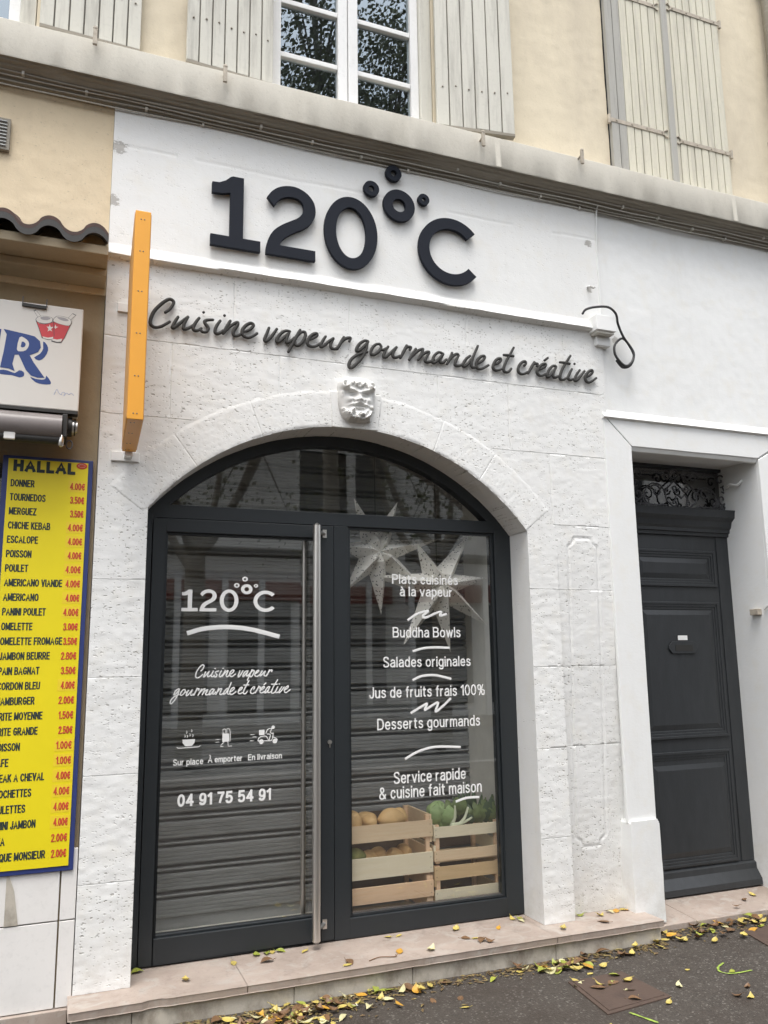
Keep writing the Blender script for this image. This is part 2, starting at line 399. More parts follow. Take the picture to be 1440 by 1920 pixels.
M['sign_black'] = simple('black_sign_line', (.05, .05, .055), .5)
M['awning'] = stained('grey_plastic_cover', (.20, .18, .175), (.10, .09, .085), rough=.3, amt=.7, sc=4, stretch=(.4, 1, 1), bump=.1)
M['black'] = simple('black_plastic', (.025, .024, .022), .55)
M['clay'] = stained('dark_clay_tile', (.075, .05, .045), (.15, .08, .065), amt=.7, sc=9, stretch=(1, 1, 1))
M['soffit'] = stained('brown_soffit_paint', (.44, .37, .26), (.26, .21, .15), amt=.6)
M['paper'] = simple('white_paper', (.80, .78, .72), .8, 0, .03)
M['asphalt'] = asphalt_mat()
M['rust_plate'] = stained('rusty_cast_iron', (.085, .058, .045), (.05, .035, .03), rough=.75, amt=.7, sc=8, stretch=(1, 1, 1))
M['lime_paint'] = simple('lime_marking_paint', (.26, .36, .06), .85, 0, .45, 60)
M['crate_a'] = wood_mat('pale_poplar_wood', (.80, .58, .36), (.86, .69, .46))
M['crate_b'] = wood_mat('cream_poplar_wood', (.86, .76, .52), (.90, .82, .62), knots=False)
M['crate_c'] = wood_mat('brown_knotty_wood', (.62, .43, .22), (.74, .54, .30))
M['crate_d'] = wood_mat('peach_poplar_wood', (.82, .55, .33), (.88, .64, .42))
M['nail'] = simple('nail_metal', (.08, .07, .06), .5, .6)
M['squash'] = stained('tan_squash_skin', (.72, .48, .22), (.58, .36, .15), rough=.45, amt=.5, sc=9, stretch=(1, 1, 1), bump=.1)
M['cabbage'] = stained('pale_green_leaf', (.33, .47, .20), (.52, .60, .36), rough=.5, amt=.6, sc=14, stretch=(1, 1, 1))
M['stalk'] = simple('white_stalk', (.68, .72, .52), .4)
M['leaf_dark'] = simple('dark_green_vegetable_leaf', (.06, .105, .05), .5, 0, .3)
M['leaf_mid'] = simple('mid_green_vegetable_leaf', (.15, .21, .075), .5, 0, .3)
M['gourd'] = stained('mottled_gourd_skin', (.18, .20, .06), (.35, .30, .12), amt=.7, sc=20, stretch=(1, 1, 1))
def leaf_mat(name, a, c):
    m, nt, p = mat_new(name); b = NB(nt); oi = b.n('ShaderNodeObjectInfo')
    col = b.mix(b.math('MULTIPLY', b.ramp(b.noise(45, 3), .35, .7), .7), a, c); col = b.mix(b.math('MULTIPLY', oi.outputs['Random'], .35), col, tuple(x*.5 for x in c))
    L(nt, col, p.inputs['Base Color']); p.inputs['Roughness'].default_value = .5
    return m
M['litter'] = stained('leaf_litter', (.13, .085, .045), (.30, .25, .09), amt=.9, sc=60, lo=.45, hi=.65, stretch=(1, 1, 1))
M['leaf_yellow'] = leaf_mat('yellow_fallen_leaf', (.56, .44, .11), (.40, .33, .10))
M['leaf_green'] = leaf_mat('yellow_green_fallen_leaf', (.34, .36, .05), (.20, .26, .05))
M['leaf_brown'] = leaf_mat('brown_fallen_leaf', (.20, .11, .05), (.11, .06, .03))
M['leaf_pale'] = leaf_mat('pale_fallen_leaf', (.62, .58, .34), (.45, .42, .22))
M['leaf_orange'] = leaf_mat('orange_fallen_leaf', (.60, .33, .04), (.40, .20, .03))

# ================================================================ ground
def sheet(name, x0, x1, y0, y1, z, mat, kind='structure'):
    o = MB().add([(x0, y0, z), (x1, y0, z), (x1, y1, z), (x0, y1, z)], [(0, 1, 2, 3)]).build(name, mat); tag(o, kind=kind); return o
sheet('pavement', -60, 60, -6.5, 60, GZ, M['asphalt'])
M['road'] = stained('worn_road_asphalt', (.06, .06, .06), (.09, .09, .088), amt=.6, sc=1.2, stretch=(1, 1, 1))
M['kerb'] = stained('granite_kerb', (.34, .33, .31), (.22, .21, .2), sc=5, stretch=(1, 1, 1))
sheet('road', -60, 60, -13.2, -6.72, GZ-.13, M['road'])
k = MB().box(-60, 60, -6.72, -6.5, GZ-.3, GZ+.004).build('kerb', M['kerb']); tag(k, kind='structure')
sheet('opposite_pavement', -60, 60, -60, -13.2, GZ-.004, M['asphalt'])

# ================================================================ the townhouse
house = thing('townhouse', 'townhouse with white painted ground floor, arched glazed shopfront and beige upper storey', 'building', (1.5, 0, GZ))
AX, AZ, AR, RO = 1.39, -.13, 1.33, 1.53          # the arch: centre, intrados and extrados radius
XL, XR, ZS = .364, 2.44, .70                     # opening and springing line
pits = [(RNG.uniform(.13, 3.0), RNG.uniform(-1.39, 1.95), RNG.uniform(.005, .013), RNG.uniform(.003, .006), RNG.uniform(.003, .008)) for _ in range(0)]
def pit_field(X, Z, y, lst=pits):
    xs, zs = X[0], Z[:, 0]
    for (px, pz, a, b, d) in lst:
        i0, i1 = np.searchsorted(xs, (px-3*a, px+3*a)); j0, j1 = np.searchsorted(zs, (pz-3*b, pz+3*b))
        if i1 > i0 and j1 > j0:
            sx, sz = X[j0:j1, i0:i1], Z[j0:j1, i0:i1]
            y[j0:j1, i0:i1] += d*np.exp(-((sx-px)/a)**2-((sz-pz-.3*(sx-px))/b)**2)
def seg_d(X, Z, a, b):
    ax, az = a; bx, bz = b; dx, dz = bx-ax, bz-az
    t = np.clip(((X-ax)*dx+(Z-az)*dz)/(dx*dx+dz*dz), 0, 1); return np.hypot(X-ax-t*dx, Z-az-t*dz)
HJ = [(1.551, .13, 3.0), (1.163, .13, .60), (1.155, 2.2, 3.0), (.735, 2.62, 3.0), (.37, .1, .364), (-.075, .1, .364), (-.502, .1, .364), (-.955, .1, .364),
      (.365, 2.44, 3.0), (-.065, 2.44, 3.0), (-.502, 2.44, 3.0), (-.965, 2.44, 2.63)]
VJ = [(.756, 1.56, 1.91), (1.38, 1.56, 1.93), (2.09, 1.56, 1.93), (2.74, 1.56, 1.93), (.45, 1.17, 1.545), (2.61, .74, 1.15), (2.35, 1.16, 1.545), (1.0, 1.34, 1.545), (1.9, 1.36, 1.545)]
PANEL = [(2.745, .665), (2.862, .665), (2.868, .638), (2.905, .615), (2.905, -.99), (2.868, -1.012), (2.86, -1.045), (2.748, -1.045), (2.742, -1.012), (2.705, -.99), (2.705, .615), (2.738, .638)]
def dyA(X, Z):
    low = sstep(1.97, 1.94, Z)
    y = .0012*fbm(X, Z, 2, 3, 1)+.0007*fbm(X, Z, 16, 3, 2)
    y += low*(.0010*fbm(X*.6, Z, 45, 2, 3)+.0008*fbm(X, Z*2.2, 22, 3, 4))
    wob = .004*fbm(X, Z, 5, 2, 9)
    pier = ((X < XL+.01) | ((X > 2.42) & (X < 2.631)))*sstep(.75, .3, Z)
    y += pier*(.0012*fbm(X*.5, Z, 40, 3, 5)+.0004*fbm(X, Z*1.5, 14, 3, 6))
    for z, a, b in HJ:
        m = (X >= a) & (X <= b); y += m*.0045*(np.abs(Z-z) < .0017)*(.3+.7*(vnoise(X*9, Z*0+z*7, 3)))
    for x, a, b in VJ:
        m = (Z >= a) & (Z <= b); y += m*.004*(np.abs(X-x) < .0017)*(.1+.9*vnoise(Z*11, X*0+x*5, 8))
    y += .003*np.exp(-((Z-2.565+.012*fbm(X, Z*0, 3, 3, 12))/.005)**2)*(vnoise(X*6, Z*0, 31) > .35)
    rec = .09*np.clip((.62-Z)/2.0, 0, 1)**1.2*sstep(2.63, 2.634, X)
    y += rec
    d = np.full_like(X, 9.)
    for i in range(len(PANEL)): d = np.minimum(d, seg_d(X, Z, PANEL[i-1], PANEL[i]))
    y += .0055*np.exp(-(d/.0055)**2)-.0012*np.exp(-((d-.012)/.007)**2)
    t = Z-1.985-.010*fbm(X, Z*0, 2.2, 4, 21)            # the rough ledge under the letters
    t = t+.022; bul = np.where(t > 0, np.clip(1-t/.066, 0, 1), np.clip(1+t/.010, 0, 1)**.6)
    y -= (.046+.008*fbm(X, Z, 7, 3, 22))*bul*sstep(3.0, 2.96, X)
    pit_field(X, Z, y)
    return y
def holeA(x, z): return (x > XL) & (x < XR) & (z < ZS+.05) | ((np.hypot(x-AX, z-AZ) < AR+.05) & (z > ZS-.1) & (x > XL-.03) & (x < XR+.03) & (z > ZS+.05-.001))
xsA = axis(.13, 3.03, .0085, (XL, XR, 2.63, 2.634)+tuple(x+d for x, a, b in VJ for d in (-.0026, -.0012, .0012, .0026))); zsA = axis(-1.39, 2.86, .0085, tuple(z+d for z in sorted({q[0] for q in HJ}) for d in (-.0026, -.0012, .0012, .0026)))
wA = wall_grid('shop_wall', M['stone'], house, xsA, zsA, dyA, holeA, .235)
tag(wA, 'white painted stone wall around the arched shopfront, pitted and jointed')

# arch ring with its soffit
def arch_ring():
    a0, a1 = math.atan2(ZS+.03-AZ, XR-AX), PI-math.atan2(ZS-AZ, AX-XL)
    a0 = R(38.2); a1 = R(142.0)
    th = np.linspace(a0, a1, 900)
    s = np.concatenate([np.linspace(-.235, -.004, 22), np.linspace(0, RO-AR, 32), [RO-AR+.004]])
    T_, S_ = np.meshgrid(th, s)
    arc = T_*AR
    n1 = fbm(arc, S_, 18, 3, 41); n2 = fbm(arc, S_, 60, 2, 42)
    front = S_ >= 0
    r = AR+np.where(front, S_, 0)-np.where(front, 0, .0015*n1)
    out = sstep(RO-AR-.01, RO-AR+.004, S_)
    r = r+out*.006*n1
    y = np.where(front, -.0025+.0006*n1+.0008*n2+.0032*np.maximum(sstep(RO-AR-.022, RO-AR+.003, S_), 1-sstep(0, .012, np.minimum(T_-a0, a1-T_)*1.43)), -S_-.0025)
    for deg in (127, 111, 69, 55.5):
        y = y+front*.0035*np.exp(-(((T_-R(deg))*1.43)/.0025)**2)*(.4+.6*vnoise(S_*30, T_*0+deg, 4))
    y = y+front*.006*np.exp(-(S_/.006)**2)*(.5+.5*n1)
    for _ in range(0):
        pt, ps, a, b, d = RNG.uniform(a0, a1), RNG.uniform(0, .2), RNG.uniform(.004, .011), RNG.uniform(.003, .006), RNG.uniform(.003, .008)
        y = y+front*d*np.exp(-((T_-pt)*1.43/a)**2-((S_-ps)/b)**2)
    X = AX+r*np.cos(T_); Z = AZ+r*np.sin(T_)
    n, m = X.shape; idx = np.arange(n*m).reshape(n, m)
    F = np.stack([idx[:-1, :-1], idx[1:, :-1], idx[1:, 1:], idx[:-1, 1:]], -1).reshape(-1, 4)
    me = bpy.data.meshes.new('arch'); me.from_pydata(np.stack([X, y, Z], -1).reshape(-1, 3).tolist(), [], F.tolist()); me.update()
    me.shade_smooth(); me.set_sharp_from_angle(angle=R(60)); me.materials.append(M['stone'])
    return link(me, 'stone_arch', house)
arch_ring()
def wob_out(pts, amp=.003, n=6):
    out = []
    for i in range(len(pts)):
        a, b = np.array(pts[i]), np.array(pts[(i+1) % len(pts)])
        for k in range(n):
            q = a+(b-a)*k/n; out.append((q[0]+random.uniform(-amp, amp)*(k > 0), q[1]+random.uniform(-amp, amp)*(k > 0)))
    return out
MB().prism(wob_out([(1.282, 1.194), (1.535, 1.194), (1.560, 1.392), (1.272, 1.388)], .0015), -.012, .02).build('keystone', M['stone'], house, bevel=.004)

# beige neighbour bay on the left
def dyD(X, Z):
    return .004*fbm(X, Z, 3, 3, 51)+.0025*fbm(X, Z, 26, 3, 52)+.02
def holeD(x, z): return (x < -.262) & (z < .95) & (z > -.88)
wD = wall_grid('neighbour_wall', M['beige'], house, axis(-2.2, .129, .016, (-.262,)), axis(1.76, 2.86, .016), dyD)
tag(wD, 'beige rendered wall above the tiled canopy of the snack bar')
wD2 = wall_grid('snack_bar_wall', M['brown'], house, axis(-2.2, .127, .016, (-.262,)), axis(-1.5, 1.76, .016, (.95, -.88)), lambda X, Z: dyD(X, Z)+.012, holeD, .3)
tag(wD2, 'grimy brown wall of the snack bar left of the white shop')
MB().box(-2.2, -.262, .26, .27, -.9, .97).build('snack_bar_window', M['glass'], house)
MB().box(-2.2, -.2, .9, .95, -1.4, 1.2).build('snack_bar_back_wall', M['dark'], house)
# marble tiles and skirting below the menu
tl = MB()
for x0, x1, z0, z1 in ((-.5, .057, -1.43, -1.092), (.064, .126, -1.43, -1.092), (.064, .126, -1.086, -.80), (-.5, .057, -1.086, -.80), (-1.1, -.507, -1.43, -.80)):
    tl.box(x0, x1, .008, .03, z0, z1)
o = tl.build('marble_tiling', M['tile_white'], house, bevel=.0015)
MB().prism([(-.152, -1.086), (-.098, -1.086), (-.12, -.95), (-.152, -.86)], .004, .0085).build('broken_tile_patch', M['riser'], house)
MB().box(-2.2, .112, -.012, .03, -1.5, -1.434).build('skirting', M['marble'], house, bevel=.003)

# right-hand bay with the entrance door
def dyB(X, Z): return .016+.003*fbm(X, Z, 2.4, 3, 61)+.0018*fbm(X, Z, 30, 3, 62)
def holeB(x, z): return (x > 3.195) & (x < 4.2) & (z < 1.245)
wB = wall_grid('entrance_wall', M['render'], house, axis(3.03, 7.2, .018, (3.195, 4.2)), axis(-1.47, 2.86, .018, (1.245,)), dyB, holeB, .36)
tag(wB, 'smooth white rendered wall above and beside the entrance door')
MB().prism(wob_out([(3.0, -.93), (3.194, -.93), (3.194, 1.244), (3.0, 1.428)], .0012), -.006, .016).build('door_surround', M['render'], house, bevel=.004)
MB().prism(wob_out([(3.006, 1.430), (3.199, 1.246), (4.196, 1.246), (4.52, 1.43)], .0012), -.006, .016).build('door_surround', M['render'], house, bevel=.004)
MB().prism(wob_out([(4.201, -1.46), (4.43, -1.46), (4.43, 1.36), (4.201, 1.24)], .0012), -.006, .016).build('door_surround', M['render'], house, bevel=.004)
MB().profx([(.01, 1.404), (-.008, 1.405), (-.024, 1.413), (.016, 1.468)], 2.995, 4.7, 20).build('lintel_ledge', M['render'], house, smooth=30)
MB().prism(wob_out([(3.002, -1.46), (3.204, -1.46), (3.20, -.945), (3.19, -.917), (3.012, -.917), (3.004, -.93)], .002), -.022, .1).build('door_plinth', M['render'], house, bevel=.01)
MB().profx([(.0, 1.2455), (.012, 1.222), (.03, 1.218), (.042, 1.238), (.045, 1.2455)], 3.2, 4.195).build('soffit_moulding', M['render'], house, smooth=40)

# upper storey
MWX0, MWX1 = .945, 1.93
def holeU(x, z):
    w = (z > 2.95) & (z < 5.3)
    return w & (((x > MWX0) & (x < MWX1)) | ((x > 3.195) & (x < 4.205)) | ((x > -1.25) & (x < -.262)))
wU = wall_grid('upper_wall', M['upper'], house, axis(-2.2, 7.2, .02, (MWX0, MWX1, 3.195, 4.205, -1.25, -.262)), axis(2.86, 6.8, .02, (5.3,)), lambda X, Z: .02+.004*fbm(X, Z, 2, 3, 71)+.002*fbm(X, Z, 25, 3, 72), holeU, .16)
tag(wU, 'beige rendered upper wall with weather stains')
def cornice():
    prof = [(.03, 3.040), (-.115, 3.034), (-.122, 3.028), (-.120, 2.845), (-.116, 2.838)]
    xs = np.linspace(-2.2, 7.2, 560); vs = []; fs = []; m = len(prof)
    for i, x in enumerate(xs):
        for j, (y, z) in enumerate(prof):
            q = .003*float(fbm(np.array([x]), np.array([j*.2]), 1.5, 2, 81)[0])+.0016*float(fbm(np.array([x]), np.array([j*.3]), 14, 2, 82)[0])
            vs.append((x, y+(q if j else 0), z+q*.9))
    for i in range(len(xs)-1):
        for j in range(m-1): fs.append((i*m+j, i*m+j+1, (i+1)*m+j+1, (i+1)*m+j))
    MB().add(vs, fs).build('cornice', M['cornice'], house, smooth=40)
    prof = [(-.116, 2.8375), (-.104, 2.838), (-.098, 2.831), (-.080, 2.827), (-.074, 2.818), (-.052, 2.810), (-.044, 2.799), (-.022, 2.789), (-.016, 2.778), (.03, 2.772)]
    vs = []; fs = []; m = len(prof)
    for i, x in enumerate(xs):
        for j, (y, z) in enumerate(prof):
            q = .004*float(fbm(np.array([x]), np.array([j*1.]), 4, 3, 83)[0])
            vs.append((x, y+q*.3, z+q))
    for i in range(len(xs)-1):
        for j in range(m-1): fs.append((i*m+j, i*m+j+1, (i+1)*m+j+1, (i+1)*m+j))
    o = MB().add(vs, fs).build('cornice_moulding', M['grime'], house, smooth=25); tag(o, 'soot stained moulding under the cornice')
cornice()
MB().box(-2.2, 7.2, .95, 6, -1.5, 6.8).build('house_body', M['dark'], house)

# windows
def window(x0, x1, z0, z1, mid=True):
    f = MB(); y0, y1 = .055, .10; w = .052
    f.box(x0, x0+w, y0, y1, z0, z1); f.box(x1-w-.075, x1-.075, y0, y1, z0, z1); f.box(x0+w, x1-w-.075, y0, y1, z1-w, z1); f.box(x0+w, x1-w-.075, y0, y1, z0, z0+.075)
    c = (x0+x1-.075)/2; f.box(c-.06, c-.002, y0-.004, y1, z0+.075, z1-w); f.box(c+.002, c+.06, y0-.010, y1, z0+.075, z1-w)
    fr = f.build('window', M['white_wood'], house, bevel=.005)
    MB().box(x1-.074, x1-.001, .03, .1, z0, z1).build('window_jamb_board', M['shutter_wood'], fr, bevel=.004)
    zz = 3.375
    while zz < z1-.1:
        for a, b in ((x0+w, c-.06), (c+.06, x1-w-.075)): MB().box(a+.001, b-.001, y0+.006, y1-.004, zz-.016, zz+.016).build('glazing_bar', M['white_wood'], fr, bevel=.004)
        zz += .345
    for a, b in ((x0+w, c-.06), (c+.06, x1-w-.075)): MB().box(a, b, .082, .087, z0+.075, z1-w).build('pane', M['glass_old'], fr)
    return fr
window(.948, 1.928, 3.08, 5.29); window(-1.245, -.265, 3.08, 5.29)
M['curtain'] = simple('grey_net_curtain', (.25, .26, .27), .9, 0, .3, 6, 0, stretch=(9, 1, .3))
for x0, x1 in ((.948, 1.928), (-1.245, -.265)):
    MB().box(x0-.2, x1+.2, .9, .94, 2.9, 5.5).build('room_back_wall', M['dark'], house)

# shutters of vertical planks, with iron straps
def shutter(hx, hy, fx, fy, z0, z1, n, mat, straps, flip=False, studs=True, label=None):
    d = Vector((fx-hx, fy-hy, 0)); wl = d.length; d.normalize(); nrm = Vector((d.y, -d.x, 0))
    if nrm.y > 0: nrm = -nrm
    ang = math.atan2(d.y, d.x)
    def place(mb, off=0.):      # local x along the leaf, local y out of the wall
        m = Matrix((( d.x, -nrm.x, 0, hx+nrm.x*off), (d.y, -nrm.y, 0, hy+nrm.y*off), (0, 0, 1, 0), (0, 0, 0, 1)))
        return mb.xf(m)
    b = MB(); pw = wl/n
    for i in range(n):
        o = random.uniform(-.0015, .0015)
        b.box(i*pw+.0036, (i+1)*pw-.0036, -.028+o, 0, z0+random.uniform(-.002, .002), z1)
    sh = place(b).build('shutter', mat, house, bevel=.003); tag(sh, label)
    k = MB(); k.box(.004, wl-.004, -.019, -.006, z0+.004, z1); place(k).build('plank_joint', M['seam'], sh)
    bt = MB().box(.004, wl-.004, -.034, .004, z0-.022, z0-.003); place(bt).build('bottom_edge', M['grime'], sh, bevel=.002)
    if studs:
        for zz in (z0+.26, z0+.95):
            s = MB()
            for i in range(n): s.ball(((i+.5)*pw, -.029, zz+random.uniform(-.01, .01)), (.006, .006, .006), 8, 6)
            place(s).build('stud', M['grime'], sh, smooth=60)
    for (zz, l) in straps:
        s = MB().box(-.012, l, -.034, -.029, zz-.014, zz+.014)
        s.tube([(-.015, -.03, zz-.03), (-.015, -.03, zz+.03)], .011)
        for q in range(4): s.ball((.04+q*(l-.06)/3, -.036, zz), (.006, .004, .006), 8, 6)
        s.tube(catmull([(l, -.032, zz-.012), (l+.02, -.034, zz-.028), (l+.028, -.034, zz-.02)], 3), .005, 6)
        s.tube(catmull([(l, -.032, zz+.012), (l+.02, -.034, zz+.028), (l+.028, -.034, zz+.02)], 3), .005, 6)
        place(s).build('hinge_strap', M['rust'], sh, bevel=.0015)
    return sh
shutter(.238, -.012, -.248, -.030, 3.10, 5.28, 7, M['shutter_wood'], [], label='weathered grey shutter leaf right of the far left window')
shutter(.935, -.012, .462, -.046, 3.09, 5.28, 7, M['shutter_wood'], [], label='open shutter leaf left of the middle window')
shutter(1.925, -.012, 2.412, -.085, 3.09, 5.28, 6, M['shutter_wood'], [], label='open shutter leaf right of the middle window, swung slightly outwards')
dark_left = shutter(3.203, .022, 3.697, .022, 3.05, 5.28, 8, M['shutter_cream'], [(3.455, .43), (4.43, .43)], studs=False, label='closed cream shutter leaf with iron straps')
shutter(4.197, .022, 3.703, .022, 3.05, 5.28, 8, M['shutter_cream'], [(3.43, .43), (4.46, .43)], studs=False, label='closed cream shutter leaf on the right with iron straps')
MB().box(3.675, 3.725, -.022, -.007, 3.06, 5.28).build('meeting_bar', M['shutter_grey'], dark_left, bevel=.003)
MB().box(3.206, 3.262, -.0085, .02, 3.052, 5.28).build('bare_plank', M['shutter_grey'], dark_left); MB().box(3.268, 3.324, -.0085, .02, 3.051, 5.28).build('bare_plank', M['shutter_grey'], dark_left)
for x, z in ((.016, 3.03), (.655, 2.995), (2.16, 2.98), (2.845, 3.02)):
    s = MB().tube([(x, -.10, z), (x, -.155, z+.005), (x, -.16, z+.012)], .007); s.box(x-.010, x+.010, -.166, -.152, z-.055, z+.03); s.ball((x, -.16, z+.035), (.013, .009, .012), 8, 6)
    s.build('shutter_stay', M['rust'], house, bevel=.002)

# ================================================================ shopfront joinery
YF = .2
fr = MB()
fr.box(XL-.003, .408, YF, .27, -1.385, ZS+.02); fr.box(2.335, XR+.003, YF, .27, -1.385, ZS+.02)
fr.box(.408, 2.335, YF+.0005, .27, .702, .772)
fr.box(1.356, 1.436, YF, .27, -1.385, .702); fr.box(1.436, 2.335, YF, .27, -1.385, -1.292)
fr.box(.408, 1.356, YF+.012, .27, -1.3895, -1.3815)
fr.ring(AX, AZ, AR+.02, 1.272, YF+.0008, .27, R(38.5), R(141.8), 80)
sf = fr.build('shopfront_frame', M['anthracite'], house, bevel=.0025); tag(sf, 'dark anthracite frame of the arched shopfront')
fr2 = MB(); fr2.box(1.437, 1.452, YF+.014, .26, -1.291, .701); fr2.box(2.318, 2.334, YF+.014, .26, -1.291, .701); fr2.box(1.452, 2.318, YF+.014, .26, .688, .701); fr2.box(1.452, 2.318, YF+.014, .26, -1.291, -1.277)
fr2.build('glazing_bead', M['anthracite'], sf, bevel=.002)
# fanlight pane
a = [AX+1.285*math.cos(R(t)) for t in np.linspace(43.5, 136.5, 50)]; c = [AZ+1.285*math.sin(R(t)) for t in np.linspace(43.5, 136.5, 50)]
MB().prism([(2.33, .76)]+list(zip(a, c))+[(.45, .76)], .225, .233).build('fanlight_pane', M['glass'], sf, smooth=None)
# door leaf
dl = MB(); X0, X1, Z0, Z1 = .411, 1.3525, -1.379, .699
dl.box(X0, .475, YF-.004, .262, Z0, Z1); dl.box(1.283, X1, YF-.004, .262, Z0, Z1); dl.box(.475, 1.283, YF-.004, .262, .632, Z1); dl.box(.475, 1.283, YF-.004, .262, Z0, -1.268)
door = dl.build('shop_door', M['anthracite'], house, bevel=.0025); tag(door, 'glazed shop door with dark frame and long steel pull handle')
gd = MB(); gd.box(.476, .486, YF+.012, .25, -1.267, .631); gd.box(1.272, 1.282, YF+.012, .25, -1.267, .631); gd.box(.486, 1.272, YF+.012, .25, .621, .631); gd.box(.486, 1.272, YF+.012, .25, -1.267, -1.257)
gd.build('glazing_bead', M['anthracite'], door, bevel=.002)
MB().box(.476, 1.282, .225, .233, -1.267, .631).build('door_pane', M['glass'], door)
h = MB(); h.tube([(1.238, .125, -1.352), (1.238, .125, .688)], .0205, 20)
h.build('pull_handle', M['steel'], door, smooth=50)
for z in (.655, -1.30):
    b = MB().tube([(1.238, .128, z), (1.275, .165, z), (1.300, .198, z)], .011, 10); b.box(1.290, 1.312, .189, .196, z-.022, z+.022); b.build('handle_bracket', M['steel'], door, smooth=40)
MB().tube([(1.222, .31, -1.28), (1.222, .31, .66)], .013, 14).build('inner_handle', M['steel'], door, smooth=50)
lk = MB(); lk.ring(1.328, -.428, .011, .0, .188, .196, n=20); lk.box(1.3255, 1.3305, .1865, .189, -.455, -.428); lk.build('lock_cylinder', M['steel'], door, smooth=30)
# window pane
wp = MB().box(1.437, 2.334, .225, .233, -1.291, .701).build('shop_window_pane', M['glass'], house)

# shop interior seen through the glass
MB().box(.30, 2.6, .27, .92, -1.42, -1.372).build('display_floor', M['inner'], house)
MB().box(2.362, 2.6, .272, .80, -1.372, 1.4).build('inner_side_wall', M['inner'], house)
MB().box(.2, .40, .272, .92, -1.372, 1.4).build('inner_side_wall', M['inner'], house)
MB().box(.2, 2.6, .272, .92, 1.26, 1.4).build('inner_ceiling', M['inner'], house)
MB().box(.2, 2.6, .86, .93, -1.4, 1.4).build('inner_back_wall', M['dark'], house)
sl = []; zz = -1.372; p = .1285
sl.append((.66, zz)); zz += .06
while zz < 1.25:
    sl += [(.668, zz), (.652, zz+.003)]+[q for k in range(4) for q in ((.646, zz+.008+k*.019), (.645, zz+.021+k*.019), (.650, zz+.0235+k*.019), (.650, zz+.0255+k*.019))]+[(.652, zz+.0855), (.690, zz+.087), (.690, zz+.097), (.654, zz+.100), (.648, zz+.106), (.654, zz+.113), (.692, zz+.116), (.692, zz+.126)]
    zz += p
sh = MB(); n = len(sl)
sh.add([(x, y, z) for x in (.402, 2.36) for y, z in sl], [(i, n+i, n+i+1, i+1) for i in range(n-1)])
o = sh.build('roller_shutter', M['galv'], house, smooth=None); tag(o, 'lowered galvanised roller shutter behind the shop glass')

# ================================================================ entrance door
YD = .33
ed = MB()
ed.box(3.19, 4.262, YD, YD+.05, -1.44, .79)
edo = ed.build('entrance_door', M['door_paint'], house); tag(edo, 'charcoal panelled entrance door with ironwork fanlight')
def moulded(x0, x1, z0, z1, fx0, fx1, fz0, fz1, name):
    m = MB()
    for k, (o, y) in enumerate(((0, -.014), (.016, -.009), (.032, -.004))):   # stepped moulding
        a, b, c, d = x0+o, x1-o, z0+o, z1-o; w = .017
        for q in (((a, c), (b, c), (b-w, c+w), (a+w, c+w)), ((b, c), (b, d), (b-w, d-w), (b-w, c+w)), ((b, d), (a, d), (a+w, d-w), (b-w, d-w)), ((a, d), (a, c), (a+w, c+w), (a+w, d-w))):
            m.prism(q, YD+y, YD+.002)
    m.build(name, M['door_paint'], edo, bevel=.0025)
    w = .030   # raised field with a chamfered edge
    v = [(fx0, YD-.001, fz0), (fx1, YD-.001, fz0), (fx1, YD-.001, fz1), (fx0, YD-.001, fz1), (fx0+w, YD-.009, fz0+w), (fx1-w, YD-.009, fz0+w), (fx1-w, YD-.009, fz1-w), (fx0+w, YD-.009, fz1-w)]
    MB().add(v, [(4, 5, 6, 7), (0, 1, 5, 4), (1, 2, 6, 5), (2, 3, 7, 6), (3, 0, 4, 7)]).build('raised_panel', M['door_paint'], edo)
moulded(3.40, 4.075, .43, .67, 3.452, 4.022, .485, .615, 'panel_moulding')
moulded(3.40, 4.075, -.53, .33, 3.455, 4.02, -.475, .275, 'panel_moulding')
moulded(3.40, 4.075, -1.29, -.61, 3.46, 4.035, -1.235, -.69, 'panel_moulding')
MB().profx([(YD-.002, -1.30), (YD-.02, -1.312), (YD-.022, -1.345), (YD-.06, -1.40), (YD-.062, -1.435), (YD, -1.435)], 3.19, 4.262).build('weatherboard', M['door_paint'], edo, smooth=20)
MB().box(4.10, 4.262, YD-.006, YD, -1.30, .78).build('door_stile', M['door_paint'], edo, bevel=.002)
sl = MB(); sl.prism([(3.635, .030), (3.665, -.002), (3.84, -.002), (3.865, .030), (3.865, .06), (3.83, .075), (3.665, .075), (3.635, .045)], YD-.019, YD-.0135)
sl.build('letter_slot', M['door_paint'], edo, bevel=.0015)
MB().box(3.685, 3.825, YD-.0205, YD-.019, .015, .052).build('slot_flap', M['black'], edo)
MB().box(3.715, 3.79, YD-.0165, YD-.0142, .083, .112).build('name_sticker', M['vinyl'], edo)
